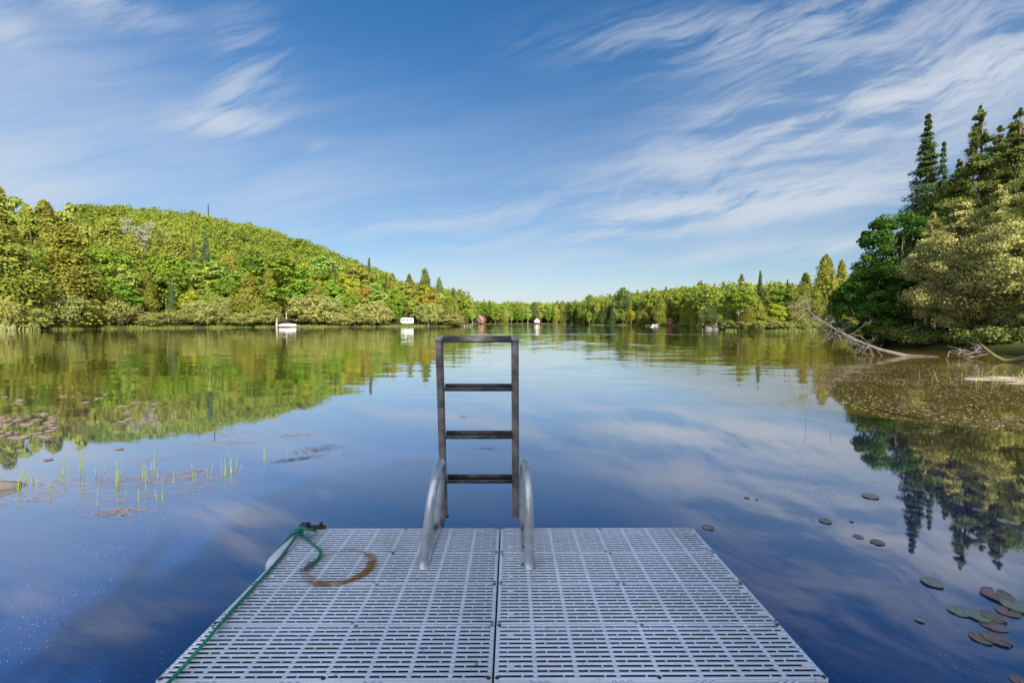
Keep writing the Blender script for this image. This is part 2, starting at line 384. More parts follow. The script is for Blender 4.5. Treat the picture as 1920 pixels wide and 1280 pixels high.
# ------------------------------------------------------------------ foliage
def nrmz(v): return v / (np.linalg.norm(v, axis=-1, keepdims=True) + 1e-9)
def leaves(P, A, B, L, W):
    """diamond leaf clusters: long axis A, short axis B"""
    A = nrmz(A); B = nrmz(B - A * (A * B).sum(-1, keepdims=True)); L = L[:, None] / 2; W = W[:, None] / 2
    Vt = np.stack([P - A * L, P + B * W, P + A * L, P - B * W], 1).reshape(-1, 3)
    return Vt, np.arange(len(Vt)).reshape(-1, 4)
PROF = {
    'cone': lambda t: (1 - t) ** 0.85 * np.clip(0.55 + t * 5, 0, 1) + 0.02,
    'cedar': lambda t: (1 - t) ** 0.62 * np.clip(0.6 + t * 4, 0, 1) + 0.03,
    'column': lambda t: np.clip((1 - t) * 2.2, 0, 1) ** 0.6 * np.clip(0.75 + t * 2, 0, 1) + 0.03,
    'pine': lambda t: np.clip(np.sin(np.clip(t * 0.75 + 0.25, 0, 1) * math.pi) ** 0.6, 0, 1) + 0.05,
    'cedar2': lambda t: np.clip((1 - t) * 1.6, 0, 1) ** 0.75 * np.clip(0.7 + t * 2, 0, 1) + 0.04,
    'fir': lambda t: (1 - t) ** 1.0 + 0.015,
}
def conifer(rng, h, r, z0, nb, lpb, L, droop=0.25, prof='cedar', asp=0.5, rag=0.4, lean=0.0, fan=0.2, tiers=0, thick=0.055):
    t = rng.uniform(0, 1, nb) ** 1.15
    if tiers: t = np.clip((np.floor(t * tiers) + rng.normal(0.5, 0.12, nb)) / tiers, 0, 0.995)
    lop = 1 + 0.22 * np.sin(np.outer(t, [5, 11]) @ [1, .6] + rng.uniform(0, 6))
    az = rng.uniform(0, 2 * math.pi, nb)
    Rb = r * PROF[prof](t) * rng.uniform(1 - rag, 1.08, nb) * (1 + 0.20 * np.sin(az * 2 + t * 9 + rng.uniform(0, 6)) + 0.16 * np.sin(az * 3 - t * 17 + rng.uniform(0, 6)))
    z = z0 + (h - z0) * t
    s = rng.beta(2.2, 1.1, (nb, lpb)) * 0.92 + 0.08
    lat = rng.normal(0, 1, (nb, lpb)) * (Rb[:, None] * s * fan + L * 0.25)
    ca, sa = np.cos(az)[:, None], np.sin(az)[:, None]
    rad = Rb[:, None] * s
    x = ca * rad - sa * lat; y = sa * rad + ca * lat
    zz = z[:, None] - droop * Rb[:, None] * (s ** 1.6) + 0.35 * droop * Rb[:, None] * s ** 4 + rng.normal(0, 1, (nb, lpb)) * (L * 0.3 + thick * h * PROF[prof](t)[:, None] * 0.6)
    zz = np.clip(zz, 0.03 * h * 0 + 0.05, None)
    P = np.stack([x + lean * zz, y, zz], -1).reshape(-1, 3)
    sg = np.sign(lat) * rng.uniform(0.2, 1.0, lat.shape)
    A = np.stack([0.6 * ca - sa * sg, 0.6 * sa + ca * sg, -droop + rng.uniform(-0.9, 0.35, lat.shape)], -1).reshape(-1, 3)
    N = np.stack([ca * 0.9 + 0 * lat, sa * 0.9 + 0 * lat, 0.5 + 0 * lat], -1).reshape(-1, 3) + rng.normal(0, 0.38, (nb * lpb, 3))
    B = np.cross(A, N)
    n = nb * lpb; Ls = L * rng.uniform(0.6, 1.3, n)
    Vt, Fq = leaves(P, A, B, Ls, Ls * asp * rng.uniform(0.8, 1.3, n))
    tone = np.clip(np.repeat(rng.uniform(0, 1, nb), lpb) * 0.5 + rng.uniform(0, 1, n) * 0.5, 0, 1)
    return Vt, Fq, tone
def decid(rng, h, z0, rx, nc, lpc, L, rcf=0.36, asp=0.75, ry=None, squash=0.7, lean=0.0, shell=0.45):
    ry = ry or rx
    d = nrmz(rng.normal(0, 1, (nc, 3))); u = rng.uniform(shell ** 3, 1, nc) ** (1 / 3) * 0.80
    rz = (h - z0) / 2
    C = d * u[:, None] * np.array([rx, ry, rz]) + np.array([0, 0, (h + z0) / 2])
    rc = rx * rcf * rng.uniform(0.55, 1.4, nc)
    C[:, 2] = np.minimum(C[:, 2], h - rc * squash * 0.9)
    C[:, 0] += lean * C[:, 2]
    q = nrmz(rng.normal(0, 1, (nc, lpc, 3)) + np.array([0, 0, 0.35]))
    rad = rng.uniform(0.45, 1.08, (nc, lpc, 1)) * rc[:, None, None]
    P = (C[:, None, :] + q * rad * np.array([1, 1, squash])).reshape(-1, 3)
    P[:, 2] = np.maximum(P[:, 2], 0.05)
    N = (q + rng.normal(0, 0.42, q.shape) + np.array([0, 0, 0.25])).reshape(-1, 3)
    A = np.cross(N, rng.normal(0, 1, N.shape)); B = np.cross(N, A)
    n = nc * lpc; Ls = L * rng.uniform(0.6, 1.35, n)
    Vt, Fq = leaves(P, A, B, Ls, Ls * asp)
    tone = np.clip(np.repeat(rng.uniform(0, 1, nc), lpc) * 0.5 + rng.uniform(0, 1, n) * 0.5, 0, 1)
    return Vt, Fq, tone, C
def trunk_mb(rng, h, r, lean=0.0, bend=0.02):
    mb = MB(); z = np.linspace(-0.4, h, 9)
    p = np.stack([lean * z + bend * h * np.sin(z / h * 3 + rng.uniform(0, 6)), bend * h * np.sin(z / h * 2.3 + rng.uniform(0, 6)), z], 1)
    p -= np.array([p[0, 0], p[0, 1], 0]); mb.tube(p, np.linspace(r, r * 0.25, 9) * np.where(np.arange(9) == 0, 1.4, 1), 7)
    return mb, p
def limbs(mb, p, C, rng, n, r):
    for c in C[rng.permutation(len(C))[:n]]:
        k = np.argmin(np.abs(p[:, 2] - c[2] * 0.62)); a = p[max(k, 1)]
        m = (a + c) / 2 + np.array([0, 0, 0.12 * np.linalg.norm(c - a)])
        mb.tube([a, m, c], [r, r * 0.6, r * 0.25], 5)

PROTO = {}
def proto(kind, name, crown, tone_mesh_mat, tmb, barkm):
    root = bpy.data.objects.new(name, None)
    Vt, Fq, tone = crown[:3]
    kids = [('crown', npmesh(name + '_crown', Vt, Fq, tone_mesh_mat, tone))]
    if tmb is not None: kids.insert(0, ('trunk', tmb.mesh(name + '_trunk', barkm, True)))
    PROTO.setdefault(kind, []).append((name, kids, float(np.percentile(np.hypot(Vt[:, 0], Vt[:, 1]), 97))))
def make_protos():
    g = np.random.default_rng(5)
    for i in range(4):
        tm, _ = trunk_mb(g, 9.3, 0.16)
        proto('cedar', 'cedar_tree', conifer(g, 10, 2.5, 0.2, 380, 52, 0.225, 0.26, 'cedar', 0.7, 0.55, fan=0.27), M['cedar'], tm, M['bark'])
    for i in range(2):
        tm, _ = trunk_mb(g, 9.3, 0.16)
        proto('columncedar', 'cedar_tree', conifer(g, 10, 1.9, 0.1, 360, 50, 0.225, 0.2, 'column', 0.7, 0.4, fan=0.27), M['cedar'], tm, M['bark'])
    def dd(kind, name, m, bark, n, **k):
        for i in range(n):
            c = decid(g, **k); tm, p = trunk_mb(g, k['h'] * 0.8, 0.15); limbs(tm, p, c[3], g, 9, 0.06)
            proto(kind, name, c, m, tm, bark)
    dd('maple', 'maple_tree', M['maple'], M['bark'], 3, h=10, z0=1.0, rx=3.1, nc=84, lpc=125, L=0.33, rcf=0.26)
    dd('aspen', 'aspen_tree', M['aspen'], M['palebark'], 4, h=10, z0=0.9, rx=2.3, nc=72, lpc=115, L=0.30, rcf=0.27)
    dd('yellow', 'birch_tree', M['yellow'], M['palebark'], 2, h=10, z0=1.0, rx=2.6, nc=66, lpc=110, L=0.31, rcf=0.28)
    dd('orange', 'bronze_leaf_tree', M['orange'], M['bark'], 1, h=10, z0=0.8, rx=2.6, nc=50, lpc=75, L=0.40, rcf=0.32)
    dd('paletrunk', 'maple_tree', M['maple'], M['palebark'], 1, h=10, z0=4.0, rx=2.6, nc=80, lpc=110, L=0.30, rcf=0.26)
    dd('grey', 'pale_leaf_tree', M['grey'], M['palebark'], 2, h=10, z0=3.6, rx=2.6, nc=70, lpc=80, L=0.22, rcf=0.26)
    for i in range(2):
        tm, _ = trunk_mb(g, 9.7, 0.15, bend=0.005)
        proto('spruce', 'spruce_tree', conifer(g, 10, 1.5, 0.3, 330, 15, 0.36, 0.35, 'cone', 0.4, 0.35, tiers=22), M['spruce'], tm, M['bark'])
        tm, _ = trunk_mb(g, 9.6, 0.17)
        proto('pine', 'pine_tree', conifer(g, 10, 2.5, 1.8, 110, 60, 0.34, -0.10, 'pine', 0.6, 0.6, fan=0.3, tiers=11), M['pine'], tm, M['bark'])
    for i in range(3):
        c = decid(g, 5, 0.0, 3.4, 85, 115, 0.26, 0.26, ry=2.6)
        mb = MB()
        for k in range(9):
            e = c[3][k]; mb.tube([(g.uniform(-.3, .3), g.uniform(-.3, .3), -0.3), (e[0] * .4, e[1] * .4, e[2] * .6), tuple(e)], [0.07, 0.05, 0.02], 5)
        proto('willow', 'willow_shrub', c, M['willow'], mb, M['bark'])
    c = decid(g, 5, 0.0, 2.2, 40, 60, 0.34, 0.33); mb = MB()
    for k in range(7):
        e = c[3][k]; mb.tube([(0, 0, -0.3), tuple(e * np.array([.4, .4, .6])), tuple(e)], [0.07, 0.05, 0.02], 5)
    proto('redshrub', 'red_leaf_shrub', c, M['red'], mb, M['bark'])
make_protos()
HEIGHT = {'willow': 5, 'redshrub': 5}

TREES = []      # (kind, px, Y, row, object)
def plant(kind, px, Y, top_py=None, h=None, half_px=None, row='front', parts=True, bank='hill'):
    x, y, z = spot(px, Y)
    if h is None: h = max(2.0, at(px, top_py, Y).z - z)
    name, kids, rr = PROTO[kind][int(RNG.integers(len(PROTO[kind])))]
    ph = HEIGHT.get(kind, 10.0); sz = h / ph
    sr = sz if half_px is None else (half_px / F * Y) / rr
    sr = min(max(sr, sz * 0.45), sz * 2.2) * RNG.uniform(0.93, 1.07)
    o = empty(name, (x, y, z - 0.05), RNG.uniform(0, 6.28)); o.scale = (sr, sr, sz)
    for cn, me in kids:
        if cn == 'trunk' and not parts: continue
        link(cn, me, o)
    TREES.append([kind, px, Y, row, o, bank, h])
    return o

# --- the bank under the hill: the trees that stand out, then the rest row by row
S_ = shoreY
for kd, px, top, hw, d, row in (
    ('cedar', 22, 425, 62, 5, 'front'), ('cedar', 130, 418, 60, 5, 'front'), ('maple', 98, 448, 30, 12, 'front'), ('maple', 208, 452, 38, 9, 'front'),
    ('cedar', 252, 440, 42, 14, 'front'), ('maple', 312, 462, 42, 12, 'front'), ('maple', 215, 520, 40, 4, 'front'),
    ('cedar', 5, 352, 50, 32, 'upper'), ('aspen', 34, 355, 30, 44, 'upper'), ('cedar', 92, 378, 42, 36, 'upper'), ('aspen', 140, 368, 34, 40, 'upper'),
    ('cedar', 212, 405, 40, 34, 'upper'), ('cedar', 60, 385, 40, 26, 'upper'),
    ('grey', 257, 398, 26, 40, 'upper'), ('grey', 284, 402, 24, 43, 'upper'), ('cedar', 300, 425, 26, 34, 'upper'), ('cedar', 335, 436, 36, 28, 'upper'),
    ('spruce', 390, 436, 14, 34, 'upper'), ('spruce', 368, 456, 10, 30, 'upper'), ('aspen', 388, 480, 36, 18, 'front'),
    ('yellow', 360, 538, 22, 7, 'front'), ('maple', 440, 500, 30, 12, 'front'), ('cedar', 468, 512, 38, 8, 'front'), ('cedar', 425, 478, 30, 26, 'upper'),
    ('maple', 515, 466, 52, 16, 'front'), ('yellow', 572, 486, 30, 20, 'upper'), ('maple', 560, 490, 36, 15, 'front'), ('aspen', 615, 470, 30, 40, 'upper'),
    ('willow', 590, 552, 48, 4, 'front'), ('yellow', 652, 512, 24, 22, 'upper'), ('spruce', 624, 520, 7, 18, 'front'), ('spruce', 641, 528, 7, 16, 'front'),
    ('aspen', 672, 486, 26, 34, 'upper'), ('spruce', 694, 484, 9, 40, 'upper'), ('orange', 682, 528, 20, 14, 'front'), ('redshrub', 677, 565, 14, 8, 'front'),
    ('aspen', 706, 536, 24, 10, 'front'), ('spruce', 726, 512, 6, 30, 'upper'), ('aspen', 762, 520, 18, 24, 'upper'), ('maple', 742, 532, 18, 20, 'upper'),
    ('pine', 798, 505, 15, 26, 'upper'), ('aspen', 784, 548, 16, 12, 'front'), ('orange', 806, 538, 20, 9, 'front'), ('pine', 824, 521, 10, 22, 'upper'),
    ('cedar', 843, 552, 20, 5, 'front'), ('aspen', 826, 545, 16, 12, 'front'), ('pine', 850, 540, 8, 24, 'upper')):
    plant(kd, px, S_(px) + d, top_py=top, half_px=hw, row=row)
FRONT = np.array([(-80, 440), (0, 450), (130, 470), (250, 480), (400, 530), (500, 510), (600, 530), (700, 555), (800, 560), (862, 566)], float)
SHRUBX = [-50, 10, 62, 118, 168, 226, 280, 330, 372, 410, 452, 498, 640, 668, 698, 716, 806, 846]
for px in SHRUBX:
    Y = S_(px) + RNG.uniform(1.2, 3.0)
    plant('willow', px, Y, h=RNG.uniform(3.0, 8.6) * (Y / 120) ** 0.5, half_px=RNG.uniform(20, 38), row='waterline')
def choose(ws):
    k = list(ws); p = np.array([ws[a] for a in k], float); return k[int(RNG.choice(len(k), p=p / p.sum()))]
mixA = {'cedar': 4.2, 'maple': 2.2, 'aspen': 3, 'yellow': 0.4, 'spruce': 0.4}
mixB = {'cedar': 3, 'maple': 3, 'aspen': 3.2, 'yellow': 0.9, 'spruce': 0.6, 'orange': 0.15}
for d, up, step, row in ((7, 0, 46, 'front'), (15, 28, 42, 'front'), (25, 46, 40, 'upper'), (36, 60, 40, 'upper'), (48, 74, 40, 'upper')):
    px = -70 + RNG.uniform(0, 30)
    while px < 858:
        Y = S_(px) + d + RNG.uniform(-3, 3)
        if 858 - px < 40 and d > 20: px += step * .6; continue
        top = np.interp(px, FRONT[:, 0], FRONT[:, 1]) - up + RNG.uniform(-4, 42)
        zt = at(px, top, Y).z - spot(px, Y)[2]
        kd = choose(mixA if px < 420 else mixB)
        if not (730 < px < 785 and d < 12) and not (520 < px < 562 and d < 10):
            plant(kd, px, Y, h=min(max(zt, 7), 19), row=row)
        px += step * RNG.uniform(0.7, 1.2) * (0.75 if px > 600 else 1)
# --- the far end of the lake
mixF = {'aspen': 4, 'cedar': 2.5, 'maple': 2.2, 'yellow': 0.8, 'spruce': 1.3, 'pine': 0.9}
for d, hh, step in ((5, (10, 15), 13), (16, (14, 19), 12)):
    px = 872 + RNG.uniform(0, 6)
    while px < 1100:
        if not (d < 10 and (893 < px < 916 or 997 < px < 1016)):
            kd = choose(mixF); plant(kd, px, S_(px) + d + RNG.uniform(-3, 3) + (10 if px < 880 else 0), h=RNG.uniform(*hh) * (0.6 if kd == 'pine' and d < 10 else 1), row='front' if d < 10 else 'upper', bank='far')
        px += step * RNG.uniform(0.7, 1.25)
plant('columncedar', 946, S_(946) + 3, top_py=578, half_px=8, bank='far')
# --- the middle shore, right of the far end
for kd, px, top, hw, d, row in (
    ('pine', 1168, 540, 22, 14, 'front'), ('pine', 1105, 553, 10, 18, 'upper'), ('columncedar', 1205, 582, 16, 3, 'front'), ('columncedar', 1239, 560, 14, 4, 'front'),
    ('maple', 1275, 546, 18, 14, 'upper'), ('cedar', 1290, 562, 15, 5, 'front'), ('aspen', 1322, 535, 20, 20, 'upper'), ('maple', 1093, 566, 12, 6, 'front'),
    ('spruce', 1130, 575, 14, 4, 'front'), ('spruce', 1148, 580, 10, 3, 'front'), ('aspen', 1300, 536, 18, 18, 'upper'), ('pine', 1328, 575, 18, 5, 'front')):
    plant(kd, px, S_(px) + d, top_py=top, half_px=hw, row=row, bank='middle')
for d, up, step in ((6, 22, 19), (16, 8, 18), (30, 0, 18)):
    px = 1100 + RNG.uniform(0, 10)
    while px < 1352:
        top = np.interp(px, [1100, 1165, 1230, 1300, 1352], [556, 550, 548, 540, 530]) + up + RNG.uniform(-3, 14)
        Y = S_(px) + d + RNG.uniform(-2, 2)
        if not (1245 < px < 1266 and d < 10) and not (1212 < px < 1236 and d < 10):
            plant(choose({'cedar': 4, 'aspen': 3, 'maple': 2, 'yellow': 0.6, 'spruce': 1.4, 'pine': 0.9}), px, Y, h=min(max(at(px, top, Y).z - spot(px, Y)[2], 5), 19), row='front' if d < 10 else 'upper', bank='middle')
        px += step * RNG.uniform(0.7, 1.25)
# --- the wooded point before the leaning dead tree
for kd, px, top, hw, d, row in (
    ('paletrunk', 1385, 533, 22, 1.5, 'front'), ('cedar', 1413, 548, 20, 3, 'front'), ('columncedar', 1400, 572, 14, 2, 'front'), ('cedar', 1438, 540, 18, 7, 'front'),
    ('spruce', 1424, 528, 7, 9, 'front'), ('maple', 1462, 532, 26, 6, 'front'), ('yellow', 1452, 565, 18, 2.5, 'front'), ('cedar', 1372, 560, 12, 5, 'front'),
    ('spruce', 1423, 508, 9, 22, 'upper'), ('aspen', 1392, 516, 18, 20, 'upper'), ('pine', 1388, 515, 10, 26, 'upper'), ('aspen', 1455, 520, 18, 22, 'upper'),
    ('cedar', 1508, 512, 22, 6, 'front'), ('cedar', 1545, 478, 26, 7, 'front'), ('cedar', 1528, 540, 24, 3, 'front'), ('cedar', 1488, 545, 20, 3.5, 'front'),
    ('cedar', 1575, 489, 20, 10, 'front'), ('maple', 1600, 510, 36, 9, 'front'), ('maple', 1640, 520, 36, 9, 'front'), ('spruce', 1474, 524, 5, 26, 'upper'),
    ('spruce', 1483, 530, 5, 30, 'upper'), ('aspen', 1436, 522, 16, 26, 'upper'), ('aspen', 1362, 540, 16, 24, 'upper'), ('cedar', 1478, 535, 20, 14, 'upper'),
    ('cedar', 1572, 560, 26, 3, 'front'), ('maple', 1690, 500, 40, 22, 'upper')):
    plant(kd, px, S_(px) + d if px < 1650 else 100, top_py=top, half_px=hw, row=row, bank='point')
for px in (1370, 1392, 1420, 1446, 1470, 1500, 1530, 1560, 1590):
    plant('willow', px, S_(px) + 1.4, h=RNG.uniform(1.2, 2.4), half_px=RNG.uniform(14, 20), row='waterline', bank='point')

# --- masses nobody could count: hill wood and the wood behind the far shores
def lowpoly():
    g = np.random.default_rng(3); L = []
    for i in range(6): L.append(decid(g, 10, 1.0, 3.5 + .3 * i, 32, 30, 0.62, 0.38, shell=0.5)[:3])
    for i in range(3): L.append(conifer(g, 10, 1.9, 0.5, 120, 9, 0.6, 0.3, 'cone', 0.5))
    return L
LOW = lowpoly()
def mass(name, pts, m, conifers=0.08):
    Vs, Fs, Ts, n = [], [], [], 0
    for (x, y, z, h, k) in pts:
        Vt, Fq, tn = LOW[int(RNG.integers(6)) if RNG.random() > conifers else 6 + int(RNG.integers(3))]
        a = RNG.uniform(0, 6.28); s = h / 10; c, si = math.cos(a) * s, math.sin(a) * s
        W = np.stack([Vt[:, 0] * c - Vt[:, 1] * si, Vt[:, 0] * si + Vt[:, 1] * c, Vt[:, 2] * s], 1) + np.array([x, y, z])
        Vs.append(W); Fs.append(Fq + n); n += len(W); Ts.append(np.clip(tn * 0.55 + k * 0.6 - 0.05, 0, 1))
    return tag(link(name, npmesh(name, np.concatenate(Vs), np.concatenate(Fs), m, np.concatenate(Ts))), kind='stuff')
pts = []
while len(pts) < 1500:
    px = RNG.uniform(-330, 880); Yr = np.interp(px, [r[0] for r in TAB], [r[2] for r in TAB])
    Y = math.sqrt(RNG.uniform((S_(px) + 52) ** 2, (Yr + 25) ** 2)); x, y, z = spot(px, Y)
    pts.append((x, y, z - 1, RNG.uniform(10, 17.5), 0.5 + 0.35 * math.sin(x * .05 + 2 * math.sin(y * .03)) + RNG.uniform(-.35, .35)))
mass('hill_woods', pts, M['hill'], 0.05)
o = bpy.data.objects['hill_woods']; o['label'] = 'bright green unbroken canopy of the wood covering the hill behind the bank'; o['category'] = 'woods'
pts = []
while len(pts) < 620:
    px = RNG.uniform(870, 1700); Y = S_(px) + RNG.uniform(22, 85) + (75 if px > 1335 else 0); x, y, z = spot(px, Y)
    pts.append((x, y, z, RNG.uniform(12, 17) if px < 1360 else RNG.uniform(10, 15), RNG.uniform(0, 1)))
mass('far_woods', pts, M['hill'], 0.22)
o = bpy.data.objects['far_woods']; o['label'] = 'mixed green wood behind the first trees of the far shores'; o['category'] = 'woods'
pts = []
for px_, ln in ((0, 0),):
    g2 = np.random.default_rng(21)
    for i in range(60):
        Y = g2.uniform(-14, -10); X = -0.77 - 0.404 * Y + 3.1 + 30 * g2.uniform(0, 1) ** 1.4; pts.append((X, Y, gz(X, Y), g2.uniform(9.6, 10.9), g2.uniform(0, 1)))
mass('shore_woods', pts, M['hill'], 0.3)
o = bpy.data.objects['shore_woods']; o['label'] = 'shore wood behind the dock that throws its shade over the deck'; o['category'] = 'woods'

# ------------------------------------------------------------------ the near grove on the right
def big(name, label, px, Y, crown, fm, tmb, bm, extra=None, rz=0):
    x, y, z = spot(px, Y)
    o = empty(name, (x, y, z - 0.05), rz, label=label, cat='tree')
    if tmb is not None: link('trunk', tmb.mesh(name + '_trunk', bm, True), o)
    link('crown', npmesh(name + '_crown', crown[0], crown[1], fm, crown[2]), o)
    return o
def hgt(px, py, Y): return at(px, py, Y).z - spot(px, Y)[2] + 0.05
g = np.random.default_rng(77)
h = hgt(1725, 213, 45); tm, _ = trunk_mb(g, h * .99, 0.26, bend=0.004)
big('fir_tree', 'tall dark pointed fir whose spire rises left of the feathery cedars', 1725, 45, conifer(g, h, 4.0, 2, 620, 100, 0.21, 0.42, 'fir', 0.32, 0.62, fan=0.19, tiers=34, thick=0.012), M['spruce'], tm, M['bark'])
h = hgt(1752, 265, 43.5); tm, _ = trunk_mb(g, h * .97, 0.12, bend=0.002)
big('fir_tree', 'thin ragged fir tucked between the tall spire and the feathery cedar', 1756, 43.5, conifer(g, h, 1.6, 4, 200, 70, 0.2, 0.4, 'fir', 0.32, 0.7, tiers=26, thick=0.012), M['spruce'], tm, M['bark'])
def join(*cs):
    Vs, Fs, Ts, n = [], [], [], 0
    for c in cs: Vs.append(c[0]); Fs.append(c[1] + n); Ts.append(c[2]); n += len(c[0])
    return np.concatenate(Vs), np.concatenate(Fs), np.concatenate(Ts)
def bare_limbs(tm, h, r, n, z0=0.8, lean=0.0):
    for k in range(n):
        a = g.uniform(0, 6.28); z = g.uniform(z0, h * 0.85); L = g.uniform(0.5, 1.0) * r * (1.05 - z / h)
        tm.tube([(lean * z, 0, z), (lean * z + math.cos(a) * L * .5, math.sin(a) * L * .5, z + .05), (lean * z + math.cos(a) * L, math.sin(a) * L, z - .2 * L)], [0.035, 0.022, 0.008], 5)
for px, top, Y, r, nb, lb in ((1786, 300, 37, 2.9, 210, 'shorter feathery cedar between the dark spire and the tallest cedar'), (1858, 238, 36, 2.9, 210, 'feathery cedar standing behind and between the two tallest cedars'),
                              (1822, 198, 34.5, 3.3, 250, 'tall feathery olive cedar topping the grove beside the dark spire'),
                              (1893, 203, 33, 3.0, 220, 'thin topped feathery cedar nearest the picture edge at the grove top')):
    h = hgt(px + 3, top, Y); tm, _ = trunk_mb(g, h * .96, 0.18, bend=0.003); bare_limbs(tm, h, r, 30, 4)
    big('cedar_tree', lb, px, Y, conifer(g, h, r * 1.15, 1, int(nb * .95), 340, 0.15, 0.06, 'cone', 0.42, 0.72, fan=0.26, thick=0.022), M['nhem'], tm, M['bark'])
c = decid(g, hgt(1930, 213, 38), 6, 3.2, 110, 240, 0.18, 0.24); tm, p = trunk_mb(g, 13, 0.2); limbs(tm, p, c[3], g, 14, 0.06)
big('maple_tree', 'bright green maple showing behind the feathery cedars at the picture edge', 1936, 38, c, M['maple'], tm, M['bark'])
# deep green maples leaning over the inlet
c1 = decid(g, hgt(1672, 388, 36), 2.0, 3.5, 105, 300, 0.17, 0.19, ry=3.2, shell=0.5); c2 = decid(g, 6.2, 0.2, 4.7, 120, 300, 0.17, 0.14, ry=3.0, lean=-0.05, shell=0.45)
tm, p = trunk_mb(g, 8.5, 0.2); limbs(tm, p, c1[3], g, 24, 0.06); limbs(tm, p, c2[3], g, 30, 0.05)
big('maple_tree', 'deep green shaded maple overhanging the inlet behind the leaning dead tree', 1684, 35, join(c1, c2), M['dmaple'], tm, M['bark'])
c = decid(g, hgt(1630, 478, 33), 0.1, 3.1, 125, 240, 0.16, 0.17, lean=-0.07, shell=.5); tm, p = trunk_mb(g, 4.5, 0.12, lean=-0.05); limbs(tm, p, c[3], g, 22, 0.05)
big('maple_tree', 'low deep green maple reaching furthest over the inlet water', 1640, 33.5, c, M['dmaple'], tm, M['bark'])
for px, top, Y, z0, lb in ((1765, 318, 40, 3, 'mid green leafy tree filling the gap below the two firs'), (1850, 330, 39, 3, 'mid green leafy tree between the two feathery cedars')):
    h = hgt(px, top, Y); c = decid(g, h, z0, 2.9, 120, 260, 0.18, 0.22, shell=.5); tm, p = trunk_mb(g, h * .8, 0.18); limbs(tm, p, c[3], g, 16, 0.05)
    big('leafy_tree', lb, px, Y, c, M['midleaf'], tm, M['bark'])
# pale cedars hanging over the water
for px, top, Y, r, nc, lb in ((1800, 372, 28, 3.0, 150, 'broad pale olive cedar hanging low over the water, thick dark trunk'),
                              (1868, 350, 27, 2.8, 150, 'pale cedar with sunlit drooping sprays between broad cedar and picture edge'),
                              (1748, 398, 32, 2.2, 110, 'olive cedar standing between deep green maple and broad pale cedar'),
                              (1935, 325, 25, 2.8, 150, 'nearest pale cedar cut by the picture edge above mossy trunk')):
    h = hgt(px, top, Y); tm, _ = trunk_mb(g, h * .9, 0.24, lean=-0.03, bend=0.004); bare_limbs(tm, h, r, 34, .8, -.03)
    c1 = conifer(g, h, r * 1.0, h * .2, 120, 260, 0.125, 0.2, 'cone', 0.5, 0.75, lean=-0.03, fan=0.3, thick=0.025)
    c2 = decid(g, h * .84, -0.1, r * 1.15, int(nc * .62), 600, 0.125, 0.19, asp=0.5, squash=0.7, lean=-0.03, shell=0.6)
    big('cedar_tree', lb, px, Y, join(c1, c2), M['ncedar'], tm, M['bark'])
for px, Y, h, lb in ((1700, 31, 1.1, 'low dark shrub at the water under the deep green maple'), (1745, 28.8, 0.9, 'low dark shrub at the water beside the thick cedar trunk'),
                     (1860, 25, 1.0, 'low dark shrub behind the mossy curved trunk')):
    c = decid(g, h, 0, 1.9, 40, 160, 0.13, 0.28)
    o = big('shore_shrub', lb, px, Y, c, M['nhem'], None, None); o['category'] = 'shrub'
# backing trees deeper in the grove
for i, (px, Y, h) in enumerate(((1775, 52, 15), (1850, 50, 16), (1905, 48, 15), (1990, 36, 15), (1700, 50, 11), (1950, 60, 18))):
    o = plant('cedar', px, Y, h=h, row='grove', bank='grove')

# leaning dead tree
def dead_branches(mb, base, tip_dir, L, r, g, depth=0):
    p = [np.array(base)]; d = np.array(tip_dir, float)
    n = 4
    for k in range(n):
        d = d + g.normal(0, 0.22, 3); d /= np.linalg.norm(d); p.append(p[-1] + d * L / n)
    mb.tube(p, np.linspace(r, r * 0.4, n + 1), 4, cap=False)
    if depth < 2:
        for k in range(g.integers(2, 5)):
            q = p[int(g.integers(1, n + 1))]; dd_ = d + g.normal(0, 0.7, 3); dd_ /= np.linalg.norm(dd_)
            dead_branches(mb, q, dd_, L * g.uniform(0.35, 0.6), r * 0.6, g, depth + 1)
g = np.random.default_rng(9)
o = empty('dead_tree', at(1700, 668, 21.6), label='bare fallen dead tree leaning out of the water with bleached branches', cat='dead tree')
PTH = [tuple(at(a, b, Y) - o.location) for a, b, Y in ((1760, 671, 21.2), (1700, 668, 21.6), (1650, 656, 22), (1610, 640, 22.4), (1570, 620, 22.8), (1532, 596, 23.3), (1495, 566, 23.9))]
mb = MB(); mb.tube(PTH, [0.10, 0.105, 0.09, 0.072, 0.055, 0.035, 0.016], 9); mb.build('trunk', M['deadtrunk'], o, True)
mb = MB(); P = np.array(PTH)
for k in range(54):
    t = g.uniform(2.2, 5.98); i = int(t); b = P[i] + (P[min(i + 1, 6)] - P[i]) * (t - i)
    d = np.array([g.uniform(-1, 0.3), g.uniform(-0.9, 0.6), g.uniform(-0.9, 0.8)]); d /= np.linalg.norm(d)
    dead_branches(mb, b, d, g.uniform(0.4, 1.05), 0.011, g)
mb.build('branches', M['deadwood'], o)
o = empty('dead_branch_pile', at(1800, 664, 20.5), label='tangle of bare grey branches lying in water before thick cedar trunk', cat='dead branches')
mb = MB()
for a, b, Y, L, dx in ((1838, 648, 20.5, 2.2, -1), (1845, 655, 20.2, 1.6, -.8), (1800, 652, 20.8, 1.3, -.5), (1860, 660, 19.8, 1.5, -.7), (1782, 658, 20.6, 1.1, .3), (1825, 662, 20.2, 1.2, -.4)):
    for k in range(1):
        d = np.array([dx + g.normal(0, .3), g.normal(0, .3), g.uniform(-.45, .15)]); d /= np.linalg.norm(d)
        dead_branches(mb, tuple(at(a, b, Y) - o.location), d, L * .8, 0.012, g)
mb.build('branches', M['deadwood'], o)
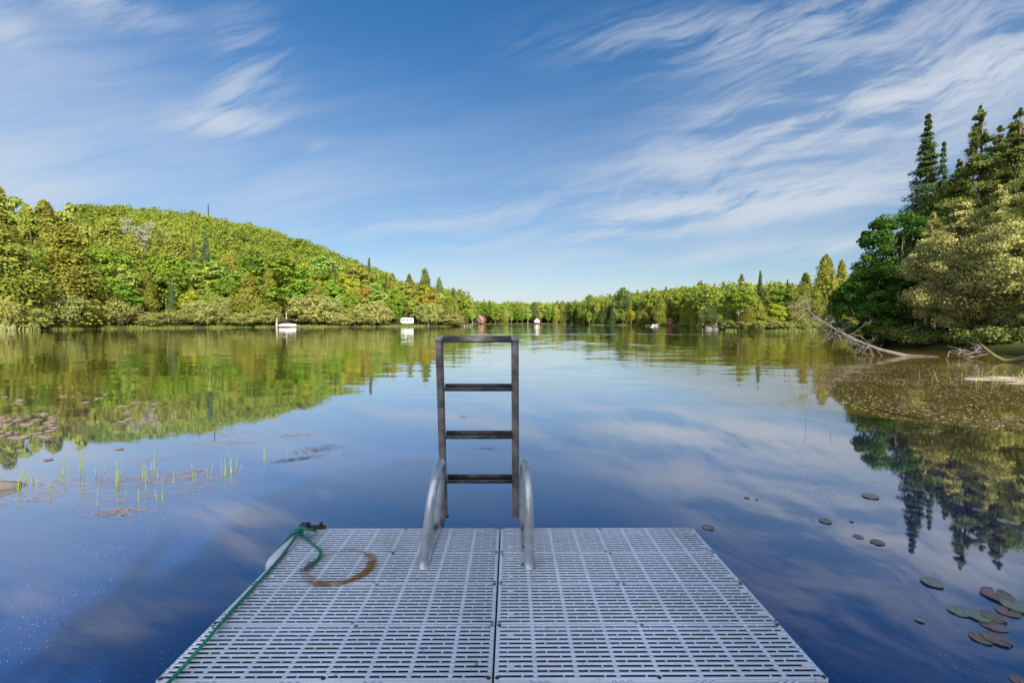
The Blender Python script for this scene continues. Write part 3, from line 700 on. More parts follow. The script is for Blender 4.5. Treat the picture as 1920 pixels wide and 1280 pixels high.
mb = MB(); mb.tube([at(*q) for q in ((1838, 644, 19), (1848, 654, 18.9), (1866, 668, 18.7), (1884, 677, 18.5), (1905, 676, 18.2), (1935, 668, 17.8), (1990, 655, 17))], [0.03, 0.05, 0.065, 0.08, 0.1, 0.12, 0.13], 9)
tag(mb.build('curved_trunk', M['moss'], None, True), 'mossy curved trunk sagging to the water at the picture edge', 'trunk')
# silt and weed mat
g = np.random.default_rng(31)
def mat_bank(name, cx, cy, rx, ry, h, m):
    n, k = 40, 9; V_ = [];
    a = np.linspace(0, 2 * math.pi, n, endpoint=False); wob = 1 + 0.22 * np.sin(a * 3 + 1) + 0.13 * np.sin(a * 7) + 0.08 * np.sin(a * 13 + 2)
    for i in range(k):
        f = 1 - i / (k - 1) * 0.98
        V_.append(np.stack([cx + rx * f * wob * np.cos(a), cy + ry * f * wob * np.sin(a), h * (1 - f ** 2) - 0.02 + 0.012 * np.sin(a * 9 + i * 2) * (i > 0)], 1))
    idx = np.arange(n * k).reshape(k, n); nx = np.roll(idx, -1, 1)
    return tag(link(name, npmesh(name, np.concatenate(V_), np.stack([idx[:-1], nx[:-1], nx[1:], idx[1:]], -1).reshape(-1, 4), m, smooth=True)), kind='structure')
M['silt'] = plain('silt', (0.46, 0.36, 0.29), 0.95, c2=(0.17, 0.13, 0.05), scale=2.2, bump=0.5)
mat_bank('mud_bank', 15.6, 12.6, 3.6, 1.05, 0.05, M['silt'])

# ------------------------------------------------------------------ shore grass, floating flecks and litter (nobody could count these)
def blades(pts, hs, wd, g, lean=0.35):
    n = len(pts); a = g.uniform(0, 6.28, n); P = np.asarray(pts); h = np.asarray(hs)
    wx = np.stack([np.cos(a), np.sin(a), 0 * a], 1) * (wd / 2)
    tip = P + np.stack([g.normal(0, lean, n) * h, g.normal(0, lean, n) * h, h], 1)
    V_ = np.stack([P - wx, P + wx, tip + wx * .25, tip - wx * .25], 1).reshape(-1, 3)
    return V_, np.arange(len(V_)).reshape(-1, 4), g.uniform(0, 1, n)
g = np.random.default_rng(41)
def grass_strip(name, label, p0, p1, n, hr, wd, m, back=3.0):
    px = g.uniform(p0, p1, n); pts = []
    px = px[np.sin(px * .13) + np.sin(px * .041 + 2) + g.normal(0, .5, n) > -0.5]; n = len(px)
    for q in px:
        Y = S_(q) + g.uniform(-0.8, back); x = (q - 960) / F * Y; pts.append((x, Y, max(gz(x, Y), 0) - 0.03))
    V_, F_, t_ = blades(pts, g.uniform(*hr, n), wd, g)
    return tag(link(name, npmesh(name, V_, F_, m, t_)), label, 'grass', kind='stuff')
grass_strip('shore_grass', 'pale tall reeds and grass along the waterline below the cedars', -90, 85, 2600, (0.5, 1.4), 0.10, M['paleg'], 5)
grass_strip('shore_grass', 'green grass fringe along the waterline below the hill', 60, 866, 7000, (0.15, 0.6), 0.12, M['grass'], 1.6)
grass_strip('shore_grass', 'green grass fringe along the far shores and the wooded point', 866, 1650, 5000, (0.2, 0.55), 0.14, M['grass'], 2)
pts = [(15.8 + g.normal(0, 1.5), 12.4 + g.normal(0, .4), 0.02) for i in range(420)]
V_, F_, t_ = blades(pts, g.uniform(0.08, 0.3, 420), 0.014, g)
tag(link('bank_grass', npmesh('bank_grass', V_, F_, M['paleg'], t_)), 'sparse yellowish grass sprouting from the silt mat', 'grass', kind='stuff')

M['fleck'] = foliage('pollen_fleck', (0.36, 0.31, 0.24), (0.17, 0.14, 0.08), 0, 0)
M['fleckb'] = foliage('pale_fleck', (0.32, 0.34, 0.37), (0.14, 0.16, 0.19), 0, 0)
M['litter'] = foliage('reed_litter', (0.24, 0.17, 0.14), (0.13, 0.085, 0.065), 0, 0)
def flecks(name, label, P2, size, m, asp=0.5, z=0.004):
    n = len(P2); P = np.column_stack([P2, np.full(n, z)])
    a = g.normal(0, 0.8, n); A = np.stack([np.cos(a), np.sin(a), g.normal(0, .03, n)], 1); B = np.stack([-np.sin(a), np.cos(a), g.normal(0, .03, n)], 1)
    Ls = size * g.uniform(0.4, 1.5, n); V_, F_ = leaves(P, A, B, Ls, Ls * asp)
    return tag(link(name, npmesh(name, V_, F_, m, g.uniform(0, 1, n))), label, 'floating flecks', kind='stuff')
def clumpy(n, fx, fy, sp):
    """points gathered in loose drifts"""
    c = np.column_stack([fx(n // 14), fy(n // 14)]); k = g.integers(len(c), size=n)
    P = c[k] + np.column_stack([g.normal(0, sp, n), g.normal(0, sp * .45, n)]); return P
P = clumpy(11000, lambda k: g.uniform(-6.5, -1.2, k), lambda k: g.uniform(0.9, 4.6, k), 0.13); P = P[(P[:, 0] < -1.33) | (P[:, 1] > 3)]
P = P[P[:, 0] < -0.6 - 0.45 * P[:, 1]]
flecks('floating_pollen', 'tiny pale flecks drifting on the blue water beside the roped dock edge', P, 0.0056, M['fleckb'])
P = clumpy(9000, lambda k: g.uniform(1.0, 6.5, k), lambda k: g.uniform(0.9, 5.5, k), 0.14); P = P[(P[:, 0] > 1.22) | (P[:, 1] > 3)]
flecks('floating_pollen', 'tiny pale flecks drifting on the dark water beside the unroped dock edge', P, 0.0056, M['fleckb'])
P = clumpy(3500, lambda k: g.uniform(-2.5, 2.5, k), lambda k: g.uniform(3.0, 6.0, k), 0.3); P = P[P[:, 1] > 2.95]
flecks('floating_pollen', 'tiny pale flecks on the water beyond the ladder', P, 0.0056, M['fleckb'])
P = clumpy(15000, lambda k: g.uniform(4.6, 19, k), lambda k: g.uniform(6.5, 17.5, k), 0.5)
P = P[P[:, 0] > 4.6 + 0.22 * P[:, 1]]; P = P[P[:, 1] < 18]
flecks('floating_pollen', 'pale seed flecks crowding the sunny olive shallows below the grove', P, 0.045, M['fleck'], 0.45)
P = clumpy(5000, lambda k: g.uniform(2.6, 9, k), lambda k: g.uniform(4.0, 8, k), 0.4)
flecks('floating_pollen', 'grey flecks over the dark tree reflections off the grove', P[::2], 0.020, M['fleckb'], 0.3)
def litter(name, label, spots, n, L, m):
    Vs, Fs, Ts, c = [], [], [], 0
    for px, py, sx, sy, ang in spots:
        o = on_plane(px, py, 0)
        P = np.column_stack([g.normal(0, sx, n), g.normal(0, sy, n)]); ca, sa = math.cos(ang), math.sin(ang)
        P = np.column_stack([P[:, 0] * ca - P[:, 1] * sa + o.x, P[:, 0] * sa + P[:, 1] * ca + o.y, g.uniform(0.003, 0.012, n)])
        a = ang + g.normal(0, 0.45, n); A = np.stack([np.cos(a), np.sin(a), g.normal(0, .05, n)], 1); B = np.stack([-np.sin(a), np.cos(a), 0 * a], 1)
        Ls = L * g.uniform(0.3, 1.4, n); V_, F_ = leaves(P, A, B, Ls, np.full(n, 0.007)); Vs.append(V_); Fs.append(F_ + c); c += len(V_); Ts.append(g.uniform(0, 1, n))
    return tag(link(name, npmesh(name, np.concatenate(Vs), np.concatenate(Fs), m, np.concatenate(Ts))), label, 'reed litter', kind='stuff')
litter('floating_litter', 'dead pinkish reed stems drifting in loose mats around the reeds', [
    (330, 855, .35, .10, .5), (400, 830, .4, .12, .2), (440, 828, .3, .1, .2), (425, 812, .25, .08, .1), (250, 895, .4, .08, .4), (320, 903, .35, .08, .3), (335, 898, .3, .07, .3),
    (300, 925, .35, .08, .5), (22, 922, .4, .1, .3), (60, 905, .45, .09, .2), (345, 887, .2, .08, .2), (550, 815, .15, .06, .1), (225, 962, .12, .06, 0), (10, 940, .3, .1, .3), (260, 790, .5, .2, .2)], 85, 0.10, M['litter'])
M['darklitter'] = foliage('dark_weed', (0.05, 0.045, 0.045), (0.02, 0.02, 0.02), 0, 0)
litter('floating_litter', 'dark weed raft floating beyond the last reeds', [(600, 840, .16, .09, .3), (570, 858, .2, .05, .5), (545, 862, .12, .03, .5), (590, 845, .12, .06, .3)], 60, 0.08, M['darklitter'])
litter('floating_litter', 'pinkish litter specks floating beyond the ladder', [(870, 780, .12, .03, 0), (915, 840, .08, .02, 0), (870, 782, .05, .02, .3)], 30, 0.06, M['litter'])

# reeds: every shoot its own
M['reed'] = foliage('reed_blade', (0.19, 0.235, 0.03), (0.10, 0.125, 0.02), 0.02, 0.3)
REEDS = [(35, 917, 880, 3), (47, 900, 873, 2), (60, 906, 888, 2), (70, 910, 894, 1), (95, 923, 897, 1), (119, 890, 845, 2), (128, 880, 868, 1), (157, 892, 830, 2), (152, 878, 850, 1), (180, 886, 853, 1), (183, 946, 905, 1),
         (196, 882, 868, 2), (218, 911, 862, 3), (222, 900, 858, 1), (236, 932, 910, 1), (260, 940, 912, 1), (268, 897, 866, 2), (274, 917, 874, 1), (289, 878, 843, 2), (296, 897, 874, 1), (294, 936, 916, 1), (305, 936, 895, 1), (326, 905, 880, 1),
         (362, 901, 866, 2), (395, 896, 867, 2), (416, 894, 855, 1), (424, 889, 857, 2), (434, 886, 843, 2), (444, 880, 842, 2), (453, 876, 862, 1), (497, 860, 834, 2), (538, 857, 841, 1),
         (4, 905, 886, 1), (12, 800, 780, 2), (33, 797, 783, 1), (1511, 803, 774, 1), (1557, 819, 806, 1), (1775, 712, 699, 2)]
REEDO = []
for px, py, top, nb in REEDS:
    b = on_plane(px, py, 0.0); h = max(0.05, (py - top) / F * b.y)
    mb = MB()
    for k in range(nb):
        a = g.uniform(0, 6.28); l = g.uniform(0.03, 0.2) * h; hh = h * (1 if k == 0 else g.uniform(.5, .85)); off = (g.normal(0, .02), g.normal(0, .02)) if k else (0, 0)
        z = np.linspace(-0.08, hh, 6); t = np.clip(z / hh, 0, 1) ** 1.8
        mb.tube(np.stack([off[0] + l * t * math.cos(a), off[1] + l * t * math.sin(a), z], 1), np.linspace(0.006, 0.0012, 6) * (1.0 + b.y * .05), 5, flat=0.4)
    me = mb.mesh('reed', M['reed'], True)
    at_ = me.attributes.new('tone', 'FLOAT', 'FACE'); at_.data.foreach_set('value', g.uniform(0.0, 0.9, len(me.polygons)).astype(np.float32))
    o = link('reed', me); o.location = b; REEDO.append((px, py, nb, o, h))

# lily pads
M['padred'] = plain('red_lily_pad', (0.23, 0.14, 0.135), 0.28, c2=(0.16, 0.15, 0.10), scale=7)
M['padgreen'] = plain('green_lily_pad', (0.20, 0.27, 0.19), 0.28, c2=(0.26, 0.23, 0.17), scale=7)
M['padpink'] = plain('pink_lily_pad', (0.27, 0.18, 0.15), 0.5, c2=(0.19, 0.15, 0.08), scale=4)
def pad_mesh(r, seed, m):
    q = np.random.default_rng(seed); n = 36; a = np.linspace(0.12, 2 * math.pi - 0.12, n)
    rr = r * (1 + 0.03 * np.sin(a * 5 + q.uniform(0, 6)) + 0.02 * np.sin(a * 11)) * (1 - 0.3 * np.exp(-((a - .12) / .1) ** 2) * 0)
    ring = lambda f, z: np.stack([rr * f * np.cos(a), rr * f * np.sin(a) * .92, min(z * r / 0.09, z) + 0.02 * r * f * np.sin(a * 4 + seed)], 1)
    R0 = [ring(0.05, 0.003), ring(.5, 0.004), ring(0.9, 0.005), ring(1.0, 0.009), ring(1.0, 0.002), ring(0.05, 0.0)]
    Vt = np.concatenate(R0); F_ = [(i * n + j, i * n + j + 1, (i + 1) * n + j + 1, (i + 1) * n + j) for i in range(5) for j in range(n - 1)]
    return npmesh('lily_pad', Vt, F_, m, smooth=True)
PADS = [(1328, 989, 11, 'r', 'lone reddish lily pad just off the dock corner'), (1547, 977, 11, 'r', 'lone reddish lily pad midway between dock corner and tree reflection'),
        (1400, 933, 5, 'g', 'tiny pale pad farthest out from the dock corner'), (1419, 936, 3, 'r', 'tiny dark pad beside the tiny pale one'),
        (1609, 1006, 9, 'r', 'small curled reddish pad next to a flat grey-red one'), (1645, 1017, 12, 'r', 'flat grey-red pad near the fir reflection tip'),
        (1597, 978, 4, 'r', 'very small red pad above the curled one'), (1747, 1093, 18, 'g', 'single green pad below the fir reflection'),
        (1838, 957, 11, 'r', 'pink-red pad floating inside the dark tree reflection'), (1887, 979, 13, 'g', 'pale green pad inside the tree reflection by picture edge'),
        (1870, 1117, 26, 'r', 'largest brownish pad at the top of the clustered pads'), (1908, 1139, 24, 'g', 'big pale green pad cut by the picture edge'),
        (1890, 1147, 19, 'r', 'maroon pad tucked under the big pale green one'), (1797, 1146, 18, 'g', 'green-brown pad starting the row towards the maroon pads'),
        (1831, 1155, 19, 'g', 'green pad second in the row of overlapping pads'), (1862, 1158, 19, 'r', 'dark rimmed red pad ending the row of overlapping pads'),
        (1862, 1173, 20, 'r', 'maroon pad lying below the dark rimmed one'), (1839, 1198, 17, 'r', 'ragged red pad of the lowest pair'), (1868, 1199, 22, 'r', 'dark red pad of the lowest pair overlapping the ragged one'),
        (1724, 1163, 8, 'g', 'faint greenish pad alone between cluster and dock'), (1912, 1276, 16, 'r', 'red pad cut by the lower corner of the picture'), (1632, 931, 14, 'g', 'clump of green floating leaves at the edge of the tree reflection'),
        (224, 842, 7, 'r', 'lone red pad beyond the tallest reed'), (91, 862, 7, 'r', 'red pad on pale water beyond the left reeds')]
for i, (px, py, hw, c, lb) in enumerate(PADS):
    b = on_plane(px, py, 0.0); r = hw / F * b.y
    o = link('lily_pad', pad_mesh(r, 100 + i, M['padred' if c == 'r' else 'padgreen'])); o.location = (b.x, b.y, 0.0015 + 0.0016 * (i % 4)); o.rotation_euler = (0, 0, g.uniform(0, 6.28))
    tag(o, lb, 'lily pad', 'lily pads on the water')
pm = [pad_mesh(0.085, 300 + i, M['padpink']) for i in range(4)]
for i in range(64):
    f = g.random()
    px, py = ((g.uniform(0, 105), g.uniform(776, 824)) if f < .45 else (g.uniform(5, 260), g.uniform(726, 755)) if f < .75 else (g.uniform(215, 300), g.uniform(755, 800)))
    b = on_plane(px, py, 0.0); o = link('lily_pad', pm[i % 4]); o.location = (b.x, b.y, 0.005); o.rotation_euler = (0, 0, g.uniform(0, 6.28))
    s = g.uniform(0.3, 1.0); o.scale = (s, s, 1)
    tag(o, 'pinkish lily pad among many on the olive reflection below the hill', 'lily pad', 'pink lily pads below the hill')
b0, b1 = on_plane(-40, 922, 0.0), on_plane(38, 911, 0.0)
mb = MB(); mb.tube([b0 + Vector((0, 0, .0)), (b0 + b1) / 2 + Vector((0, 0, .02)), b1], [0.07, 0.065, 0.045], 9)
tag(mb.build('floating_log', M['deadtrunk'], None, True), 'brown log floating at the picture edge behind the thickest reed', 'log')

# ------------------------------------------------------------------ dock
def deckmat(t):
    gm = t.n('ShaderNodeNewGeometry'); g_ = gm.outputs['Position']
    n = t.noise(g_, 3.0, 6, 0.65).outputs[0]; n2 = t.noise(g_, 45.0, 3, 0.6).outputs[0]
    c = t.mix(t.ramp(n, 0.3, 0.7), (0.82, 0.86, 0.93), (0.70, 0.74, 0.80))
    c = t.mix(t.math('MULTIPLY', t.ramp(n2, 0.58, 0.75), 0.35), c, (0.25, 0.25, 0.26))
    oi = t.n('ShaderNodeObjectInfo').outputs['Random']
    c = t.mix(t.math('MULTIPLY', oi, 0.16), c, (0.42, 0.46, 0.52))
    bl = t.noise(g_, 1.1, 7, 0.7, 0.5).outputs[0]
    c = t.mix(t.ramp(bl, 0.52, 0.75, 0.0, 0.38), c, (0.36, 0.35, 0.33))
    sm = t.n('ShaderNodeMapping', vector_type='TEXTURE', i_Vector=g_); sm.inputs['Rotation'].default_value = (0, 0, R_(38)); sm.inputs['Scale'].default_value = (1, 0.11, 1)
    c = t.mix(t.ramp(t.noise(sm.outputs[0], 4.0, 6, .7).outputs[0], 0.62, 0.74, 0.0, 0.30), c, (0.85, 0.87, 0.9))
    sp_ = t.noise(g_, 16.0, 2, 0.5).outputs[0]
    c = t.mix(t.ramp(sp_, 0.72, 0.77, 0.0, 0.7), c, (0.16, 0.13, 0.10))
    rc = on_deck(638, 1061)
    s = t.n('ShaderNodeVectorMath', operation='SUBTRACT', i_0=g_, i_1=(rc.x, rc.y, rc.z))
    sp = t.n('ShaderNodeSeparateXYZ', i_0=s.outputs[0]); X, Y = sp.outputs[0], sp.outputs[1]
    wob = t.math('MULTIPLY', t.math('SUBTRACT', t.noise(g_, 9, 4, .6).outputs[0], .5), 0.05)
    r = t.math('ADD', t.math('SQRT', t.math('ADD', t.math('MULTIPLY', X, X), t.math('MULTIPLY', Y, Y))), wob)
    dr = t.math('ABSOLUTE', t.math('SUBTRACT', r, 0.165))
    side = t.math('ADD', 0.42, t.math('SUBTRACT', t.math('MULTIPLY', X, 1.9), t.math('MULTIPLY', Y, 1.3)))
    ring = t.math('MULTIPLY', t.ramp(dr, 0.044, 0.006), t.math('MULTIPLY', t.math('MAXIMUM', side, 0.24), t.ramp(t.noise(g_, 14, 5, .7).outputs[0], 0.30, 0.62, 0.7, 1.8)), clamp=True)
    c = t.mix(ring, c, t.mix(t.ramp(t.noise(g_, 22, 4, .6).outputs[0], .42, .6), (0.36, 0.20, 0.055), (0.27, 0.095, 0.014)))
    p = t.n('ShaderNodeBsdfPrincipled', i_Roughness=0.62); t.put(p.inputs['Base Color'], c)
    bn = t.n('ShaderNodeBump', i_Strength=0.25, i_Distance=0.002, i_Height=n2); t.put(p.inputs['Normal'], bn.outputs[0])
    return p.outputs[0]
M['deck'] = mat('deck_plastic', deckmat)
M['alu'] = plain('brushed_aluminium', (0.66, 0.66, 0.66), 0.42, 0.7, var=0.3, scale=14)
M['alud'] = plain('dull_aluminium', (0.34, 0.35, 0.37), 0.55, 0.6, var=0.35, scale=10)
M['dirty'] = plain('weathered_ladder_metal', (0.12, 0.105, 0.10), 0.6, 0.25, c2=(0.04, 0.038, 0.04), scale=16, bump=0.3)
M['rusty'] = plain('rusty_screw', (0.10, 0.040, 0.026), 0.8, 0.3)
M['steelscrew'] = plain('grey_screw', (0.27, 0.28, 0.30), 0.5, 0.4)
M['darkbeam'] = plain('dark_beam', (0.07, 0.07, 0.075), 0.7)  # beam colour darkened so the deck slots read as deep shade
M['black'] = plain('black_rubber', (0.02, 0.02, 0.022), 0.6)
M['fender'] = plain('white_fender', (0.70, 0.70, 0.70), 0.45, var=0.12, scale=5)
M['floatb'] = plain('dark_float', (0.03, 0.03, 0.035), 0.6)  # shade put into the float colour, to keep the slots looking black
XL, XM, XR, YF = -1.278, -0.062, 1.148, 2.818
ROT = Vector((-DECK_S, 0, 0.0035))
DOCKO = (0, 0, CAMZ - DECK_H)
dock = empty('floating_dock', DOCKO, 0, label='grey slotted plastic deck floating on the lake, rust ring on one corner', cat='dock'); dock.rotation_euler = ROT
PW, PD, TH = 1.210, 0.3045, 0.003
def panel_mesh(mirror):
    mb = MB(); nrow = 12; edge = 0.0050; per = (PD - 2 * edge) / nrow; sl = 0.0116
    y0 = -PD + edge; ys = [y0 + per * (i + .5) for i in range(nrow)]
    e = 0.016
    # full length ribs between slot rows
    prev = -PD
    for yc in ys:
        mb.box(0, PW, prev, yc - sl / 2, -TH, 0); prev = yc + sl / 2
    mb.box(0, PW, prev, 0, -TH, 0)
    sec = PW / 8
    for i, yc in enumerate(ys):
        gaps = [(0, e), (PW - e, PW)]
        for k in range(8):
            if k: gaps.append((k * sec - 0.0085, k * sec + 0.0085))
            f = (0.32 if (i + (0 if mirror else 1)) % 2 else 0.68)
            gaps.append((k * sec + f * sec - 0.0038, k * sec + f * sec + 0.0038))
        if i in (2, 9):
            for xc in ((0.04,) if not mirror else (0.04, PW - 0.05)): gaps.append((xc + 0.006, xc + 0.034))
        gaps.sort(); m = []
        for a, b in gaps:
            if m and a <= m[-1][1]: m[-1][1] = max(b, m[-1][1])
            else: m.append([a, b])
        for a, b in m: mb.box(a, b, yc - sl / 2, yc + sl / 2, -TH * .9, -0.0006)
    for a, b in ((0, .004), (PW - .004, PW)): mb.box(a, b, -PD + .0005, -.0005, -.029, -TH - .0002)
    for a, b in ((-PD + .0002, -PD + .004), (-.004, -.0002)): mb.box(.0042, PW - .0042, a, b, -.029, -TH - .0002)
    return mb.mesh('deck_panel', M['deck'])
PM = [panel_mesh(False), panel_mesh(True)]
def screw_mesh(m):
    mb = MB(); mb.lathe([(0.0005, 0.0022), (0.004, 0.0025), (0.0075, 0.002), (0.0085, 0.0)], seg=12); return mb.mesh('screw', m, True)
SM = [screw_mesh(M['steelscrew']), screw_mesh(M['rusty'])]
step = 0.3079
RUST = {(0, 3, 0): 1, (1, 3, 0): 1, (0, 2, 3): 1, (1, 2, 3): 1, (0, 2, 1): 1, (1, 3, 4): 1, (0, 3, 5): 1, (1, 3, 5): 1, (1, 3, 3): 1, (0, 4, 1): 1, (0, 1, 2): 1, (1, 4, 2): 1}
for row in range(8):
    yo = YF - row * step - (0.02 if row >= 4 else 0)
    for side, x0 in ((0, XL), (1, XM + 0.003)):
        o = link('deck_panel', PM[side], dock); o.location = (x0, yo, 0.0008 * ((row * 3 + side) % 4) - 0.001)
        for k, (sx, sy) in enumerate(((PW - .011, -PD + .008), (.011, -PD + .008), (.62, -.008), (PW - .011, -.008), (.011, -.008), (.60, -PD + .008))):
            if row > 4: continue
            sc_ = link('screw', SM[1 if (side, row, k) in RUST or (row == 3 and k in (0, 1, 5)) else 0], o); sc_.location = (sx, sy, 0.0003)
for x in (XL + .02, XM - .02, XM + .024, XR - .024):
    mb = MB(); mb.box(x - .019, x + .019, YF - 8 * step, YF - .012, -.15, -.030); mb.build('frame_beam', M['darkbeam'], dock)
for k in range(5):
    y = YF - .03 - k * .6; mb = MB(); mb.box(XL + .04, XM - .04, y - .019, y + .019, -.14, -.031); mb.box(XM + .045, XR - .045, y - .019, y + .019, -.14, -.031); mb.build('cross_beam', M['darkbeam'], dock)
for x0, x1 in ((XL + .045, XM - .045), (XM + .05, XR - .05)):
    for k in range(4):
        y = YF - .055 - k * .6; mb = MB(); mb.box(x0, x1, y - .545, y, -.50, -.045); mb.build('float', M['floatb'], dock, bevel=0.012)  # floats spread under the whole deck as a dark layer behind the slots
for k in range(8):
    x = XL + .18 + k * .30; mb = MB()
    for dx in (-.028, 0, .028): mb.box(x + dx - .006, x + dx + .006, YF - 4 * step - .017, YF - 4 * step + .002, -.02, -.003)
    mb.build('joining_clip', M['deck'], dock)

# ladder with its two hoops
lad = empty('dock_ladder', (-0.19, 2.6, deckz(2.6)), 0, label='dark weathered boarding ladder flipped up between two grey tube hoops', cat='ladder')
LO = np.array(lad.location)
def lp(v): return np.array(v) - LO
zb = deckz(2.9)
B0, B1 = at(833, 968, 2.90), at(967, 968, 2.90); T0, T1 = at(823.5, 634, 2.68), at(965.5, 634, 2.68)
def stile(a, b):
    mb = MB(); a, b = lp(a), lp(b); d = (b - a); n = 10
    ang = np.linspace(0, 2 * math.pi, 24, endpoint=False)
    # rounded square section 44 mm
    sx = np.sign(np.cos(ang)) * np.abs(np.cos(ang)) ** 0.6 * 0.0225; sy = np.sign(np.sin(ang)) * np.abs(np.sin(ang)) ** 0.6 * 0.0225
    Vt = np.concatenate([np.stack([a[0] + d[0] * t + sx, a[1] + d[1] * t + sy, np.full(24, a[2] + d[2] * t)], 1) for t in np.linspace(0, 1, n)])
    F_ = [(i * 24 + j, i * 24 + (j + 1) % 24, (i + 1) * 24 + (j + 1) % 24, (i + 1) * 24 + j) for i in range(n - 1) for j in range(24)]
    for base, c in ((0, a), ((n - 1) * 24, b)):
        ci = len(Vt); Vt = np.vstack([Vt, c]); F_ += [(ci, base + j, base + (j + 1) % 24, base + (j + 2) % 24) for j in range(0, 24, 2)]
    mb.add(Vt, F_); return mb
M['stile'] = plain('weathered_stile_metal', (0.30, 0.255, 0.215), 0.6, 0.25, c2=(0.11, 0.095, 0.085), scale=11, bump=0.3)
for a, b in ((B0, T0), (B1, T1)):
    s_ = stile(a, b).build('stile', M['stile'], lad, True)
    mb = MB(); c = lp(b); mb.box(c[0] - .0235, c[0] + .0235, c[1] - .0235, c[1] + .0235, c[2] - .018, c[2] + .008); mb.build('end_cap', M['alud'], s_, bevel=0.004)
for py in (628, 720, 807, 892):
    t = (968 - py) / (968 - 634.0); t = min(t, 0.995); a = lp(B0.lerp(T0, t)); b = lp(B1.lerp(T1, t)); mb = MB()
    z = (a[2] + b[2]) / 2; y = a[1]; x0, x1 = a[0] + .0215, b[0] - .0215
    mb.box(x0, x1, y - .028, y - .024, z - .019, z + .004)        # front flange
    mb.box(x0, x1, y - .0238, y + .030, z - .018, z - .014)       # web
    mb.box(x0, x1, y + .0302, y + .034, z - .019, z + .019)       # back flange
    r_ = mb.build('rung', M['dirty'], lad)
def hoop(X0, X1, Xt, y0, y1):
    z0 = deckz(2.6) + .004; r = (y1 - y0) / 2; hh = 0.505 - 0.024; pts = []
    for z in np.linspace(0, hh - r, 6): pts.append((y0, z))
    for a in np.linspace(math.pi, 0, 22)[1:-1]: pts.append((y0 + r + r * math.cos(a), hh - r + r * math.sin(a)))
    for z in np.linspace(hh - r, 0.028, 6): pts.append((y1, z))
    out = []
    for (y, z) in pts:
        f = (y - y0) / (y1 - y0); lean = (z / hh)
        out.append((X0 + (X1 - X0) * f + (Xt - (X0 + X1) / 2) * lean, y, z0 + z))
    mb = MB(); mb.tube([lp(p) for p in out], 0.0245, 16); return mb
for X0, X1, Xt, sgn in ((-.468, -.474, -.415, 1), (.088, .068, .080, -1)):
    hoop(X0, X1, Xt, 2.345, 2.775).build('handrail', M['alu'], lad, True)
    mb = MB(); xc = X0 * .5 + X1 * .5 + sgn * .006
    for k in range(5): mb.box(xc - .020 + k * .008 - LO[0], xc - .0145 + k * .008 - LO[0], 2.37 - LO[1], 2.93 - LO[1], 0.0035, 0.030 + (0.004 if k in (0, 4) else 0))
    mb.box(xc - .0205 - LO[0], xc + .0215 - LO[0], 2.3705 - LO[1], 2.9295 - LO[1], 0.003, 0.024)
    b_ = mb.build('base_bar', M['alu'], lad)
    mb = MB(); c = lp((xc - .024, 2.55, deckz(2.6) + .05)); mb.lathe([(.001, .012), (.008, .011), (.009, 0)], tuple(lp((xc - .003, 2.50, deckz(2.6) + .033))), 8); mb.build('bolt', M['black'], b_)
    mb = MB(); hx = xc + sgn * .026; c = lp((hx, 2.88, deckz(2.6) + .03)); mb.box(c[0] - .004, c[0] + .004, c[1] - .06, c[1] + .05, c[2] - .03, c[2] + .055); mb.build('hinge_plate', M['alud'], b_)
    mb = MB(); q = lp((hx, 2.885, deckz(2.6) + .045)); mb.tube([q - np.array([.03, 0, 0]), q + np.array([.03, 0, 0])], 0.009, 8); mb.build('hinge_pin', M['blacktrim'], b_)

# fender, cleat and rope
fp = on_deck(541, 1022)
mb = MB(); A_ = Vector((XL - .040, 2.42, deckz(2.5) - .055)); B_ = Vector((XL - .030, 2.77, deckz(2.8) - .05)); ts = np.linspace(0, 1, 15)
mb.tube([A_.lerp(B_, t) for t in ts], 0.055 * np.clip(1 - np.abs(ts * 2 - 1) ** 5, 0.02, 1) ** 0.5, 18)
tag(mb.build('boat_fender', M['fender'], None, True), 'white rounded fender tied at the far corner of the dock edge', 'fender')
cl = empty('dock_cleat', (XL + .05, 2.80, deckz(2.80)), label='rusty bracket with dark block at the roped dock corner', cat='cleat')
mb = MB(); mb.box(-.10, -.045, -.02, .03, .002, .035); mb.build('block', M['black'], cl, bevel=.006)
mb = MB(); mb.box(-.04, .055, -.004, .024, .003, .018); mb.box(.02, .035, -.003, .02, .0182, .04); mb.build('bracket', M['rusty'], cl, bevel=.003)
def ropemat(t):
    g_ = t.n('ShaderNodeTexCoord').outputs['Object']; n = t.noise(g_, 180, 3, .6).outputs[0]
    p = t.n('ShaderNodeBsdfPrincipled', i_Roughness=0.55); t.put(p.inputs['Base Color'], t.mix(t.ramp(n, .35, .7), (0.012, 0.26, 0.16), (0.005, 0.12, 0.085))); return p.outputs[0]
M['rope'] = mat('green_rope', ropemat); M['fray'] = plain('frayed_rope', (0.10, 0.16, 0.14), 0.9, c2=(0.22, 0.22, 0.2), scale=40)
def spline(P, n):
    P = np.asarray(P, float); k = len(P); t = np.linspace(0, k - 1, n); i = np.clip(t.astype(int), 0, k - 2); f = (t - i)[:, None]
    p0, p1, p2, p3 = P[np.clip(i - 1, 0, k - 1)], P[i], P[i + 1], P[np.clip(i + 2, 0, k - 1)]
    return 0.5 * (2 * p1 + (p2 - p0) * f + (2 * p0 - 5 * p1 + 4 * p2 - p3) * f ** 2 + (3 * p1 - p0 - 3 * p2 + p3) * f ** 3)
